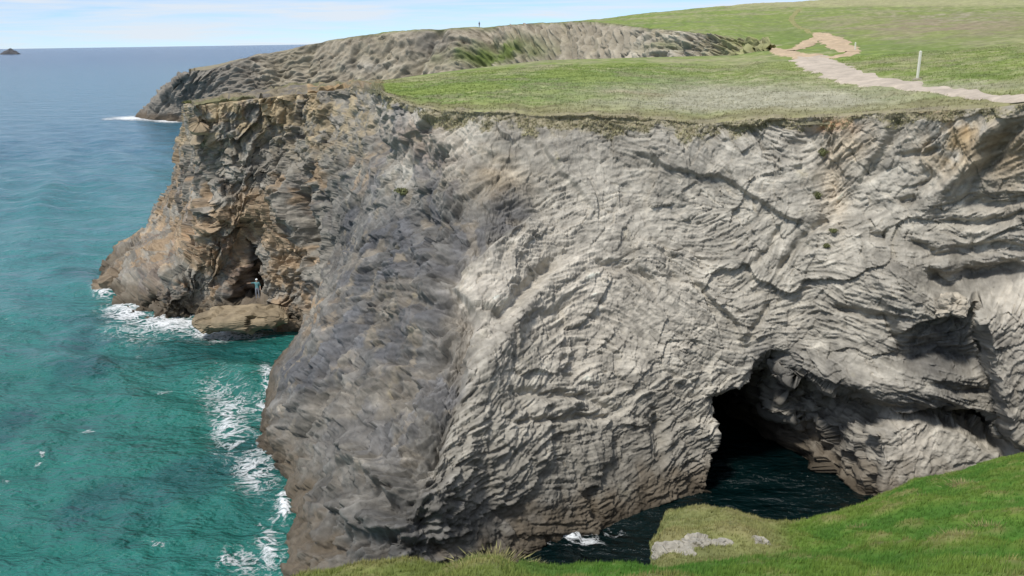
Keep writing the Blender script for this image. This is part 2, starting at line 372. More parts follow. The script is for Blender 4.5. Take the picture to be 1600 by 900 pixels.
# named features of the face: (polyline, half width px, metres, kind)
FEAT = [
    ([(985, 232), (1040, 262), (1120, 275), (1165, 297), (1210, 330), (1262, 357)], 70, 0.55, 'step'),
    ([(1262, 357), (1278, 348), (1292, 342)], 7, -0.8, 'line'),
    ([(1262, 360), (1240, 392), (1216, 422)], 6, -0.5, 'line'), ([(1222, 360), (1195, 395), (1160, 425)], 5, -0.35, 'line'),
    ([(1272, 372), (1258, 388), (1270, 384)], 6, -0.4, 'line'),
    ([(842, 212), (862, 252), (902, 298), (928, 332)], 45, 0.45, 'step'),
    ([(755, 240), (800, 262), (836, 300), (848, 340)], 16, -0.45, 'line'),
    ([(700, 446), (745, 405), (790, 365), (838, 326)], 85, -1.1, 'step'),
    ([(722, 640), (722, 560), (750, 505), (742, 478), (700, 446)], 60, -0.8, 'step'),
    ([(912, 408), (850, 450), (800, 492), (762, 560), (740, 600)], 22, 0.75, 'line'),
    ([(872, 405), (815, 455), (772, 505)], 13, -0.8, 'line'),
    ([(920, 408), (980, 420), (1010, 436)], 8, -0.45, 'line'),
    ([(1030, 385), (1044, 415), (1052, 440)], 9, -0.5, 'line'),
    ([(1075, 430), (1115, 470), (1150, 510), (1165, 545)], 40, 0.6, 'step'),
    ([(1165, 540), (1185, 500), (1200, 470)], 6, -0.4, 'line'),
    ([(588, 165), (582, 205), (592, 245)], 14, -2.2, 'line'), ([(606, 235), (640, 205), (690, 180)], 60, 0.7, 'step'),
    ([(470, 295), (486, 345), (497, 400)], 12, -2.0, 'line'), ([(462, 300), (472, 350), (480, 400)], 10, 1.0, 'line'),
    ([(618, 300), (650, 275), (668, 250), (690, 235)], 35, -0.7, 'step'),
    ([(640, 318), (655, 345), (640, 385)], 10, -0.7, 'line'), ([(610, 400), (680, 420), (735, 440)], 18, -0.5, 'line'),
    ([(640, 345), (720, 335), (800, 325)], 14, -0.5, 'line'),
    ([(1572, 182), (1532, 228), (1502, 268), (1440, 330)], 15, 1.1, 'line'),
    ([(1588, 190), (1556, 238), (1535, 272)], 9, -0.5, 'line'),
    ([(1405, 182), (1385, 225), (1345, 282)], 10, -0.8, 'line'), ([(1396, 190), (1375, 230), (1335, 285)], 9, 0.5, 'line'),
    ([(1500, 190), (1465, 215), (1430, 245)], 40, 0.7, 'step'),
    ([(1398, 240), (1440, 242), (1470, 232)], 5, -0.5, 'line'),
    ([(1240, 195), (1285, 240), (1300, 300), (1318, 330)], 26, -1.0, 'line'),
    ([(1400, 315), (1430, 312)], 6, -0.6, 'line'), ([(1355, 365), (1385, 370)], 8, -0.7, 'line'),
    ([(1420, 375), (1450, 385), (1465, 392)], 7, -0.7, 'line'), ([(1470, 350), (1540, 350), (1600, 335)], 8, -0.6, 'line'),
    ([(1500, 318), (1560, 322), (1600, 310)], 8, -0.6, 'line'), ([(1440, 400), (1520, 395), (1600, 385)], 9, -0.7, 'line'),
    ([(1445, 425), (1475, 440), (1530, 432), (1600, 425)], 15, -1.7, 'line'),
    ([(1300, 480), (1350, 492), (1420, 498)], 6, -0.5, 'line'), ([(1395, 520), (1440, 500), (1480, 486), (1526, 466)], 80, 1.5, 'step'),
    ([(1400, 560), (1450, 548), (1530, 560)], 14, -0.9, 'line'), ([(1430, 590), (1480, 600), (1540, 610)], 8, -0.6, 'line'),
    ([(1524, 452), (1530, 520), (1545, 580), (1550, 630), (1572, 662), (1605, 695)], 150, 2.6, 'step'),
    ([(1366, 672), (1378, 715), (1372, 790)], 90, 1.3, 'step'),
    ([(800, 612), (900, 618), (960, 640)], 6, -0.4, 'line'), ([(800, 660), (880, 655), (965, 648)], 5, -0.4, 'line'),
    ([(1024, 640), (1030, 680), (1026, 720)], 9, -0.6, 'line'),
    ([(500, 860), (560, 845), (640, 850), (720, 858)], 12, -0.5, 'line'), ([(560, 770), (620, 800), (680, 830)], 14, -0.8, 'line'),
    ([(540, 700), (590, 740), (640, 775)], 12, 0.8, 'line'), ([(680, 640), (690, 680), (660, 720)], 12, -0.6, 'line'),
    ([(640, 470), (700, 480), (740, 492)], 9, -0.5, 'line'), ([(600, 560), (680, 545), (730, 555)], 8, -0.4, 'line'),
    ([(430, 600), (480, 560), (520, 500)], 18, 0.6, 'line'), ([(470, 690), (500, 650), (530, 600)], 7, -0.5, 'line'),
]
UW = U + 5 * fbm(G0, 1.6, 3, off=71.0); VW = V + 5 * fbm(G0, 1.6, 3, off=91.0)
for pts, w, a, kind in FEAT:
    us = [p[0] for p in pts]; vs_ = [p[1] for p in pts]
    pad = 3 * w + 12
    m = (U > min(us) - pad) & (U < max(us) + pad) & (V > min(vs_) - pad) & (V < max(vs_) + pad)
    if not m.any(): continue
    d, s, al = seg_dist(UW[m], VW[m], pts)
    taper = sstep(-0.02, 0.12, al) * sstep(1.02, 0.88, al)
    if kind == 'line':
        DSP[m] += a * np.exp(-(d / w) ** 2) * (0.4 + 0.6 * taper)
    else:                                                # side left of travel stands proud
        DSP[m] += a * sstep(-3, 3, d * s) * np.exp(-np.maximum(d * s, 0) / w) * taper
for (a, b, su, sv, amp) in [(1400, 450, 75, 60, 1.8), (1390, 600, 130, 38, 1.7), (1020, 560, 90, 80, 0.6), (800, 620, 80, 120, 0.6),
                            (640, 330, 60, 60, -1.0), (600, 800, 90, 60, 1.0), (440, 640, 50, 60, 0.9), (1330, 690, 40, 60, -0.8),
                            (330, 350, 40, 60, 1.2), (430, 330, 35, 40, 1.2), (230, 430, 50, 25, 1.5)]:
    DSP += amp * np.exp(-((U - a) / su) ** 2 - ((V - b) / sv) ** 2)
rampz = sstep(-0.01, 0.03, np.linspace(0, 1, NR))[:, None]; DSP = DSP * rampz + (1 - rampz) * blur(np.clip(DSP, -1.6, 1.6), 2.0) * 0.85
vdir = G0 - EYE; vdir /= np.linalg.norm(vdir, axis=-1, keepdims=True)
DSP *= np.clip(0.5 + 1.1 * np.abs((NRM * vdir).sum(-1)), 0.6, 1.0)   # thin, sheared flank: beds stand less proud there
G = G0 + NRM * DSP[..., None]
def push(G, pts, depth, soft, direction):
    sd = poly_sd(UW, VW, pts)
    a = sstep(0, 1, (sd + 2) / soft)
    d = np.array(direction, float); d /= np.linalg.norm(d)
    return G + (a * depth * (0.9 + 0.25 * fbm(G0, 3.0, 3, off=55.0)))[..., None] * d
G = push(G, [(1100, 618), (1150, 602), (1192, 548), (1225, 542), (1290, 588), (1350, 608), (1425, 650), (1372, 690), (1378, 760), (1380, 840), (1085, 860), (1112, 720)], 5.0, 60, (-0.15, 1, 0.0))
G = push(G, [(1122, 632), (1150, 616), (1230, 604), (1268, 650), (1290, 705), (1325, 745), (1352, 800), (1345, 860), (1080, 860), (1112, 720)], 16.0, 26, (-0.30, 1, 0.0))
G = push(G, [(1395, 652), (1480, 632), (1545, 645), (1592, 700), (1560, 716), (1500, 676)], 6.0, 24, (0.1, 1, 0.15))
G = push(G, [(388, 372), (402, 400), (412, 440), (414, 482), (366, 486), (352, 470), (376, 425)], 8.0, 14, (0.2, 1, 0.0))
G = push(G, [(215, 470), (240, 455), (262, 480), (255, 500), (210, 500)], 2.5, 10, (0.2, 1, 0.0))

N2 = grid_normals(np.stack([blur(G[..., k], 2.0) for k in range(3)], -1)); N2 *= np.sign((N2 * NRM).sum(-1).mean())
hol = np.clip(np.linalg.norm(G - (G0 + NRM * DSP[..., None]), axis=-1) / 1.5, 0, 1)
st = np.linalg.norm(np.gradient(G, axis=1), axis=-1) / np.maximum(np.linalg.norm(np.gradient(G0, axis=1), axis=-1), 1e-3)
hol = np.maximum(hol, 0.7 * sstep(2.0, 4.0, blur(np.clip(st, 0, 8), 3.0)) * (1 - butt))
g1, gi1 = facets(G + 0.4 * W3, 1.9, 14.0); g2, gi2 = facets(G + 0.2 * W3, 0.5, 24.0)
D2 = hol * (0.75 * g1 + 0.30 * fbm(G * np.array([1, 1, 3.0]), 1.6, 4, off=66.0)) + (0.035 + 0.10 * hol) * g2
edge_ok = sstep(0.0, 0.02, np.linspace(0, 1, NR))[:, None]
G = G + N2 * (D2 * edge_ok)[..., None]
# rock colours, with overhang and recess shade painted in by some slate blobs (pale weathered shale, dark slate, ochre lichen and iron, weed at the tide line)
n1 = fbm(G0, 6.0, 4, off=101.0); n2 = fbm(G0, 1.6, 4, off=131.0); n3 = fbm(G0, 14.0, 3, off=151.0); n4 = fbm(G0, 0.5, 3, off=171.0)
PALE = np.array([0.40, 0.372, 0.315]); MIDG = np.array([0.240, 0.222, 0.188]); SLATE = np.array([0.112, 0.110, 0.106])
OCHRE = np.array([0.42, 0.30, 0.155]); RUST = np.array([0.33, 0.19, 0.10]); WEED = np.array([0.10, 0.078, 0.052]); CREAM = np.array([0.50, 0.455, 0.385])
col = np.zeros((NR, NC, 3)) + PALE
def blob(a, b, su, sv, warp=26):
    return np.exp(-((U + warp * n1 * 1.5 - a) / su) ** 2 - ((V + warp * n2 - b) / sv) ** 2)
col = mixc(col, MIDG, 0.55 * sstep(-0.3, 0.6, n1 + 0.35 * L_huge * 0.5))
dk = np.clip((745 + 35 * n1 - U) / 60, 0, 1)
dk = np.maximum(dk, 0)
plate = poly_sd(U + 8 * n2, V + 8 * n2, [(838, 328), (700, 446), (742, 478), (750, 505), (718, 640), (660, 760), (900, 900), (1700, 900), (1700, 100), (640, 150), (640, 230), (760, 240)])
dk = sstep(14, -14, plate) * (1 - 0.15 * sstep(0.0, 0.5, n3))
upper = sstep(330, 250, V + 30 * n1)
col = mixc(col, SLATE * 0.95, dk * (0.95 - 0.6 * upper))
col = mixc(col, MIDG * np.array([1.1, 1.02, .92]), dk * sstep(-0.1, 0.5, n1 - 0.1) * 0.4)
col = mixc(col, np.array([.105, .108, .118]), dk * sstep(0.05, 0.4, L_huge * .4 - n2 * .4) * 0.7)
col = mixc(col, np.array([.30, .25, .18]), dk * sstep(0.3, 0.65, n2 - .3 * n1) * 0.45)
low = sstep(560, 800, V + 45 * n1)                       # the lower face weathers less pale
col = mixc(col, MIDG * 0.85, 0.82 * low * (U < 1180))
col = mixc(col, SLATE * 0.9, 0.85 * blob(600, 845, 180, 95)); col = mixc(col, SLATE, 0.5 * blob(820, 820, 160, 40))  # first blob: dark rock, deepened by undercut shade put into the colour
col = mixc(col, SLATE * 0.85, 0.9 * blob(1480, 545, 80, 50)); col = mixc(col, SLATE * 0.9, 0.8 * blob(1400, 628, 130, 26)); col = mixc(col, SLATE, 0.7 * blob(1250, 590, 60, 30)); col = mixc(col, SLATE, 0.6 * blob(1530, 430, 70, 20))  # slate tone, with shade under overhang, ledge and cave lip painted in
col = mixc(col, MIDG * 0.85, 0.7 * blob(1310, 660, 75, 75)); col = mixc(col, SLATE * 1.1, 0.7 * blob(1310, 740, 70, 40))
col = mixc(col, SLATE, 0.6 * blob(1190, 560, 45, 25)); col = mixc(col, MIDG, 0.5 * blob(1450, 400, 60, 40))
col = mixc(col, CREAM, 0.55 * blob(900, 470, 150, 130)); col = mixc(col, CREAM, 0.5 * blob(760, 450, 50, 50))
col = mixc(col, CREAM, 0.6 * blob(680, 185, 40, 18)); col = mixc(col, CREAM * np.array([1.05, 1, .92]), 0.95 * blob(1302, 275, 20, 75, 8))
col = mixc(col, CREAM, 0.5 * blob(1420, 700, 45, 60)); col = mixc(col, CREAM, 0.5 * blob(1570, 500, 35, 80))
col = mixc(col, OCHRE, 0.8 * blob(1490, 225, 60, 48) * sstep(-0.6, 0.2, n2)); col = mixc(col, OCHRE, 0.5 * blob(1590, 240, 40, 60))
col = mixc(col, OCHRE, 0.35 * blob(1320, 215, 30, 30))
col = mixc(col, np.array([.36, .27, .20]), 0.55 * blob(650, 215, 45, 35))
col = mixc(col, MIDG * 0.8, 0.5 * blob(760, 290, 70, 40)); col = mixc(col, OCHRE * .8, 0.35 * blob(770, 270, 70, 30))
# left buttress: grey rock under ochre lichen
bz = np.clip(butt + sstep(600, 540, U) * sstep(330, 250, V), 0, 1)
bcol = mixc(np.zeros((NR, NC, 3)) + MIDG * 1.05, SLATE * 1.2, sstep(-0.2, 0.5, n2))
bcol = mixc(bcol, np.array([.385, .275, .165]), 0.72 * sstep(0.0, 0.45, n1 * 0.6 + n2 * 0.6 + (blob(330, 360, 70, 60) + blob(430, 320, 40, 40)) * 0.45))
bcol = mixc(bcol, RUST, 0.55 * sstep(0.1, 0.5, -n1 + n4 * .5) * blob(300, 400, 90, 80))
bcol = mixc(bcol, np.array([.36, .29, .18]), 0.8 * sstep(300, 190, V + 30 * n2) * sstep(-0.35, 0.3, n2 + n4 * .5))
bcol = mixc(bcol, MIDG * 1.15, 0.6 * blob(390, 270, 70, 35))
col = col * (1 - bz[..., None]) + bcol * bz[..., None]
# bedding colours and speckle
col *= (1 + 0.15 * (gi2 - 0.5) + (0.22 * slate + .2 * butt) * (ki1 - .5) + (0.12 * slate + .25 * butt + .12) * (ki2 - .5) + .12 * (ki3 - .5))[..., None]
streak = 0.5 * L_mid + 0.35 * L_fine + 0.4 * L_big
col *= (1 + 0.17 * np.clip(streak, -2, 2) * (1 - .4 * bz) * (1 + .25 * slate))[..., None]
col *= (1 + 0.16 * (id2 - 0.5) + 0.10 * (id1 - 0.5) + 0.16 * n4)[..., None]
zz = G[..., 2] + 0.9 * n2 + 0.5 * n1
col = mixc(col, WEED * 1.25, 0.75 * sstep(3.0, 1.2, zz)); col = mixc(col, WEED * 0.55, 0.7 * sstep(0.9, 0.2, zz))
# turf and soil creeping over the rim
rimn = sstep(0.085, 0.0, np.linspace(0, 1, NR))[:, None] + 0.45 * n2 + 0.35 * n1 + 0.15 * n4 - 0.12
col = mixc(col, np.array([0.30, 0.26, 0.155]), 0.75 * sstep(0.25, 0.8, rimn) * (U > 590))
col = mixc(col, np.array([.47, .28, .15]), 0.95 * blob(1290, 194, 34, 10, 7)); col = mixc(col, CREAM, .7 * blob(1250, 192, 20, 9, 5)); col = mixc(col, np.array([.40, .26, .16]), .7 * blob(1455, 170, 22, 6, 5))
col = np.clip(col, 0.015, 0.62)
# rows that lead back from the rim under the turf
inw = -NRM[0].copy(); inw[:, 2] = 0; wl_ = sstep(340, 310, U[0])[:, None]
inw = inw * (1 - wl_) + wl_ * (np.array([-18, 118, 0]) - G[0] * np.array([1, 1, 0])) / 20; inw /= np.linalg.norm(inw, axis=1)[:, None]
top = np.stack([G[0] + inw * k - np.array([0, 0, 0.5 + 0.05 * k]) for k in (5.0, 2.0, 0.7)])
P_all = np.concatenate([top, G]); c_all = np.concatenate([np.repeat(col[:1], 3, 0), col])
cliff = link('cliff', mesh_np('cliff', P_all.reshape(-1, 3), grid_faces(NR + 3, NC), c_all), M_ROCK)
tag(cliff, 'grey folded shale sea cliff with a dark sea cave at its foot', kind='structure')
UD, VD = proj(G); ZD = (G - EYE) @ fw
def on_cliff(u, v, rad=5.0):
    """the nearest surface point of the cliff seen at a pixel, with its outward normal"""
    m = np.hypot(UD - u, VD - v) < rad
    k = np.argmin(np.where(m, ZD, 9e9)); return G.reshape(-1, 3)[k], NRM.reshape(-1, 3)[k]

# ------------------------------------------------------------------ far headland across the bay
def fprof(u, v, r, rb, zb=0.0, ub=None, vb=None):
    e = at_r(np.array(float(u)), np.array(float(v)), r)
    if vb is not None: b = at_z(np.array(float(ub)), np.array(float(vb)), 0.0)
    else:
        b = e * (rb / r); b[2] = zb
    ps = [e]
    for f, out in ((0.2, .24), (0.45, .50), (0.7, .73), (0.88, .89)):
        p = e + (b - e) * f; q = e + (b - e) * out; p[:2] = q[:2]; ps.append(p)
    ps.append(b); foot = b.copy(); foot[2] -= 3; ps.append(foot)
    return ps
far_cols = [
    [(-128, 420, 16), (-135, 418, 10), (-140, 416, 4), (-146, 414, 0), (-148, 413, -3)],
    fprof(288, 117, 374, 0, ub=222, vb=184), fprof(300, 110, 368, 0, ub=255, vb=188), fprof(325, 109, 366, 0, ub=300, vb=191),
    fprof(370, 96, 364, 350), fprof(405, 85, 362, 347), fprof(450, 80, 360, 345), fprof(480, 70, 356, 341), fprof(530, 61, 352, 336), fprof(600, 52, 345, 328),
    fprof(660, 46.5, 338, 318), fprof(700, 45, 333, 312), fprof(770, 42, 324, 300), fprof(830, 38, 316, 288), fprof(880, 35, 304, 272),
    fprof(930, 35, 288, 250), fprof(1000, 43, 258, 225, 4), fprof(1080, 51, 224, 200, 12), fprof(1140, 60, 200, 184, 19), fprof(1175, 68.5, 187, 179, 23.0), fprof(1205, 78, 178, 176, 23.9)]
FR, FC = 150, 800
FG0 = curtain(far_cols, FR, FC)
FN = grid_normals(FG0)
if FN[FR // 2, FC // 2, 1] > 0: FN = -FN
FU, FV = proj(FG0)
fang = angle_field(FU, FV, [(300, 140, 60), (380, 115, 5), (480, 100, 20), (560, 85, 60), (660, 70, 40), (760, 70, -35), (850, 65, -50), (900, 65, 75), (960, 70, 80), (1050, 65, 20), (1130, 70, -15)], 45.0) + 0.35 * fbm(FG0, 25.0, 3, off=4.0)
fdc, fdr = lic_dirs(FU, FV, fang, 1.0)
FL1 = lic((FR, FC), fdc, fdr, 0.9, 7, 21); FL2 = lic((FR, FC), fdc, fdr, 2.6, 14, 22)
ff1, fi1 = facets(FG0, 14.0, 2.0); ff2, fi2 = facets(FG0, 4.5, 3.0)
fd = 1.6 * fbm(FG0, 34.0, 3, off=5.0) + 0.9 * ff1 + 0.8 * ff2 + 0.42 * ledge(FL2, 3) + 0.42 * FL1
for pts, w, a in [([(690, 42), (668, 75), (650, 110)], 9, -4.0), ([(500, 60), (480, 90), (470, 130)], 8, -3.0), ([(420, 84), (440, 110), (430, 140)], 8, -2.0),
                  ([(760, 45), (770, 75), (745, 100)], 14, -3.5), ([(830, 42), (815, 75)], 7, 2.5), ([(880, 40), (870, 80)], 5, -2.0)]:
    d, s, al = seg_dist(FU, FV, pts); fd += a * np.exp(-(d / w) ** 2)
fd = fd - fd.mean() + 0.6
fd *= sstep(-0.02, 0.10, np.linspace(0, 1, FR))[:, None] * 0.92 + 0.08
FG = FG0 + FN * fd[..., None]
fn1 = fbm(FG0, 22.0, 4, off=111.0); fn2 = fbm(FG0, 6.0, 3, off=141.0)
fc = np.zeros((FR, FC, 3)) + np.array([0.29, 0.255, 0.195])
fc = mixc(fc, [0.185, 0.172, 0.155], sstep(470, 330, FU + 60 * fn1) * 0.7)
fc = mixc(fc, [0.31, 0.275, 0.20], 0.7 * sstep(0.0, 0.5, fn1 + 0.5 * fn2) * sstep(380, 470, FU))
fc = mixc(fc, [0.16, 0.15, 0.135], 0.7 * np.exp(-((FU - 675) / 32) ** 2 - ((FV - 66) / 17) ** 2))
fc = mixc(fc, [0.13, 0.165, 0.05], 1.2 * np.exp(-((FU + 20 * fn2 - 775) / 68) ** 2 - ((FV + 7 * fn1 + 5 * fn2 - 84 + 0.12 * (FU - 772)) / 13) ** 2))
fc = mixc(fc, [0.42, 0.385, 0.31], 0.75 * sstep(940, 1010, FU + 30 * fn1) * sstep(-.5, .3, fn2 + .3))
fc = mixc(fc, [0.34, 0.315, 0.27], 0.6 * np.exp(-((FU - 580) / 45) ** 2 - ((FV - 105) / 9) ** 2))
fc = mixc(fc, [0.14, 0.16, 0.05], 0.6 * np.exp(-((FU - 1045) / 40) ** 2 - ((FV - 75) / 7) ** 2) + 0.5 * sstep(.06, 0, np.linspace(0, 1, FR))[:, None] * sstep(480, 560, FU))
fc = mixc(fc, [.24, .245, .10], 0.85 * sstep(1080, 1165, FU + 25 * fn2)); fc = mixc(fc, [.33, .29, .2], .5 * sstep(.25, .6, fn2 + fn1) * (FU > 1000))
fc *= (1 + 0.14 * np.clip(FL1 * .6 + FL2 * .6, -2, 2) + 0.2 * (fi2 - .5))[..., None]
fc = mixc(fc, [0.10, 0.075, 0.05], 0.8 * sstep(3.2, 1.0, FG[..., 2] + 1.2 * fn2))
finw = -FN[0].copy(); finw[:, 2] = 0; wl_ = sstep(360, 320, FU[0])[:, None]
finw = finw * (1 - wl_) + wl_ * (np.array([-70, 425, 0]) - FG[0] * np.array([1, 1, 0])) / 60; finw /= np.linalg.norm(finw, axis=1)[:, None]
FT = np.stack([FG[0] + finw * k - np.array([0, 0, 0.6 + .03 * k]) for k in (7.0, 2.0)])
far = link('headland', mesh_np('headland', np.concatenate([FT, FG]).reshape(-1, 3), grid_faces(FR + 2, FC), np.clip(np.concatenate([np.repeat(fc[:1], 2, 0), fc]), .02, .6)), M_FAR)
tag(far, 'distant rocky headland running out to sea across the bay', kind='structure')

# ------------------------------------------------------------------ clifftop and hillside (one ground sheet, polar rows)
def azr(P): return np.arctan2(P[..., 0], P[..., 1]), np.hypot(P[..., 0], P[..., 1])
def az_of(u, v): d = ray(u, v); return np.arctan2(d[..., 0], d[..., 1])
rim_az, rim_r = azr(G[0]); rim_z = G[0][:, 2]
ok = np.maximum.accumulate(rim_az) <= rim_az + 1e-9
ok[:int(NC * 0.02)] = False
ra, rr, rz = rim_az[ok], rim_r[ok], rim_z[ok]
first = np.argmin(np.abs(ra - az_of(np.array(300.), np.array(166.))))
ra, rr, rz = ra[first:], rr[first:], rz[first:]
def table(rows, a):
    """rows of (u, r, v): returns r(a), z(a)"""
    R = np.array(rows, float); d = ray(R[:, 0], R[:, 2]); A = np.arctan2(d[:, 0], d[:, 1])
    P = at_r(R[:, 0], R[:, 2], R[:, 1])
    return np.interp(a, A, R[:, 1]), np.interp(a, A, P[:, 2])
TC = 560
a0, a1 = ra[0], az_of(np.array(2150.), np.array(150.))
TA = np.linspace(a0, float(a1), TC)
r_n, z_n = np.interp(TA, ra, rr), np.interp(TA, ra, rz)
r_b, z_b = table([(300, 108, 158), (400, 118, 148), (480, 126, 138), (590, 140, 128), (700, 147, 112), (850, 157, 95), (1000, 163, 90.5), (1150, 172, 87), (1190, 178, 80), (1300, 178, 75), (1450, 172, 66), (1600, 165, 58), (2150, 150, 45)], TA)
frim_az, frim_r = azr(FG[0]); fk = np.argsort(frim_az)
fr_, fz_ = np.interp(TA, frim_az[fk], frim_r[fk]), np.interp(TA, frim_az[fk], FG[0][:, 2][fk])
aJ = float(az_of(np.array(1180.), np.array(72.)))
jn = sstep(0, 1, (aJ - TA) / 0.02)
r_f = jn * (fr_ + 1.0) + (1 - jn) * (r_b + 2.5); z_f = jn * (fz_ + 0.05) + (1 - jn) * z_b
r_s, z_s = table([(300, 440, 108), (480, 420, 70), (600, 410, 55), (750, 405, 45), (860, 410, 37), (930, 420, 30.5), (1000, 430, 22), (1100, 440, 11), (1200, 450, 4), (1300, 460, -1), (1450, 470, -5), (1600, 480, -9), (2150, 480, -25)], TA)
r_m, z_m = table([(300, 400, 110), (600, 370, 54), (750, 350, 44.5), (930, 330, 33), (1000, 330, 31), (1100, 330, 25), (1200, 300, 30), (1300, 300, 26), (1450, 290, 25), (1600, 280, 23), (2150, 260, 15)], TA)
r_m = np.maximum(r_m, r_f + 5)
n1r, n2r, n3r, n4r, n5r = 190, 14, 70, 60, 8
rows_r, rows_z = [], []
drop = sstep(0, 1, (aJ - TA) / 0.015)                    # the bay lies behind the clifftop only left of the join
for k in range(n1r):
    t = (k / (n1r - 1)); tt = t ** 1.35
    rows_r.append((r_n - 0.15) + (r_b - r_n) * tt)
    rows_z.append(z_n + (z_b - z_n) * (tt ** 0.9) + 0.06 * sstep(0, .02, t))
for k in range(1, n2r):
    t = k / n2r; rows_r.append(r_b + (r_f - r_b) * (t if True else t))
    bz_ = np.where(t < 0.25, z_b - (z_b + 3) * (t / 0.25), np.where(t > 0.97, z_f, -3.0))
    lin = z_b + (z_f - z_b) * t
    rows_z.append(lin * (1 - drop) + bz_ * drop)
for k in range(n3r):
    t = k / (n3r - 1); rows_r.append(r_f + (r_m - r_f) * t); rows_z.append(z_f + (z_m - z_f) * t)
for k in range(1, n4r):
    t = k / (n4r - 1); rows_r.append(r_m + (r_s - r_m) * t); rows_z.append(z_m + (z_s - z_m) * t)
for k in range(1, n5r + 1):
    rows_r.append(r_s + 45 * k); rows_z.append(z_s - 0.02 * 45 * k - 0.25 * k * k)
TRr, TRz = np.array(rows_r), np.array(rows_z)
X, Y = TRr * np.sin(TA), TRr * np.cos(TA)
Q = np.stack([X, Y, np.zeros_like(X)], -1)
nearw = np.zeros(len(TRr)); nearw[:n1r] = sstep(0, 0.06, np.linspace(0, 1, n1r)) * sstep(1.0, 0.9, np.linspace(0, 1, n1r)); nearw[n1r + n2r + 2:] = 1
tn = 0.22 * fbm(Q, 7.0, 3, off=12.0) + 0.10 * fbm(Q, 1.8, 3, off=14.0)
TZ = TRz + nearw[:, None] * tn
TZ[n1r + n2r:] += (0.5 * fbm(Q[n1r + n2r:], 28.0, 3, off=16.0)) * sstep(0, 0.2, np.linspace(0, 1, len(TRr) - n1r - n2r))[:, None]
crest = (TA < float(az_of(np.array(598.), np.array(140.))))[None] * (np.arange(len(TRr)) < n1r)[:, None] * 1.0
crest = blur(crest, 5.0) * (crest > 0); q1, qi1 = facets(Q + 3.0, 2.4, 6.0); q2, qi2 = facets(Q + 3.0, 0.8, 7.0)
TZ = TZ + crest * (0.5 * q1 + 0.22 * q2 + 0.05)
T = np.stack([X, Y, TZ], -1)
rg = fbm(Q[0], 1.3, 4, off=18.0); rg2 = fbm(Q[0], 5.0, 2, off=19.0)
lip = np.clip(-0.55 + 0.5 * rg + 0.4 * rg2, -1.4, 0.02)
for k in range(6):
    w = (1 - k / 6.0) ** 2
    T[k, :, 0] -= np.sin(TA) * lip * w; T[k, :, 1] -= np.cos(TA) * lip * w; T[k, :, 2] -= 0.45 * w
# ragged rim
T[0, :, :2] -= 0.0
TU, TV = proj(T)
tn1 = fbm(Q, 9.0, 4, off=201.0); tn2 = fbm(Q, 2.2, 4, off=211.0); tn3 = fbm(Q, 40.0, 3, off=221.0)
GREEN = np.array([0.205, 0.260, 0.070]); GREEN2 = np.array([0.150, 0.215, 0.055]); DRY = np.array([0.31, 0.30, 0.16]); GREY = np.array([0.36, 0.345, 0.255]); SOIL = np.array([0.26, 0.205, 0.135]); HEATH = np.array([0.27, 0.225, 0.145])
tcol = np.zeros(T.shape) + GREEN
tcol = mixc(tcol, GREEN2, sstep(-0.25, 0.35, tn1)); tcol = mixc(tcol, DRY, 0.75 * sstep(-0.1, 0.4, tn2 * 0.5 + tn3 * .6 + .25 * tn1)); tcol = mixc(tcol, [.30, .27, .17], .5 * sstep(.2, .5, tn1 * .7 - tn2 * .5))
def tb(a, b, su, sv): return np.exp(-((TU + 40 * tn1 - a) / su) ** 2 - ((TV + 5 * tn2 - b) / sv) ** 2)
tcol = mixc(tcol, GREY, 0.95 * np.clip(tb(1130, 150, 210, 21) + tb(1250, 160, 160, 14) + 0.6 * tb(1500, 135, 120, 8), 0, 1))
tcol = mixc(tcol, DRY * 1.05, 0.5 * tb(1150, 100, 80, 10)); tcol = mixc(tcol, SOIL * 1.1, 0.5 * tb(990, 148, 40, 6))
tcol = mixc(tcol, HEATH, 1.0 * np.clip(tb(1490, 40, 200, 20) + tb(1250, 4, 300, 5), 0, 1) * (0.45 + 0.55 * sstep(-0.3, 0.3, tn1 + .15)))
tcol = mixc(tcol, DRY * 1.2, 0.7 * sstep(14, 6, TV + 4 * tn1)); tcol = mixc(tcol, [0.34, 0.30, 0.24], 0.6 * tb(1500, 30, 90, 9) * sstep(0, .4, tn2))
tcol = mixc(tcol, GREEN2 * 0.9, 0.6 * np.clip(tb(1500, 118, 90, 5) + tb(1400, 75, 120, 8) + tb(1230, 55, 60, 14), 0, 1))
rimd = TRr - r_n[None]; edge_band = sstep(9.0, 0.5, rimd + 4.0 * tn2 + 5 * tn1) * (np.arange(len(TRr)) < n1r)[:, None]
tcol = mixc(tcol, np.array([0.235, 0.215, 0.115]), 0.85 * edge_band)
tcol = mixc(tcol, np.array([0.30, 0.26, 0.19]), 0.6 * sstep(1.6, .2, rimd + tn2 * 1.5) * (np.arange(len(TRr)) < n1r)[:, None])
crk = mixc(np.zeros(T.shape) + np.array([.25, .215, .15]), [.16, .145, .125], sstep(-.2, .4, tn2 + qi2 - .5)); crk = mixc(crk, [.40, .27, .14], .7 * sstep(.1, .5, tn1 + .5 * tn2) * (TU > 480))
crk = mixc(crk, [.19, .19, .085], .6 * sstep(.0, .4, -tn1 + .4 * tn2))
tcol = mixc(tcol, crk, np.clip(crest * 1.3, 0, 1)[..., None][..., 0])
farl = sstep(600, 540, TU) * (np.arange(len(TRr)) >= n1r + n2r)[:, None]
tcol = mixc(tcol, [.26, .23, .16], farl)
tcol *= (1 + 0.18 * tn2)[..., None]
keepf = np.ones((TRr.shape[0] - 1, TC - 1), bool)
keepf[n1r + 3:n1r + n2r - 1, drop[:-1] > 0.3] = False
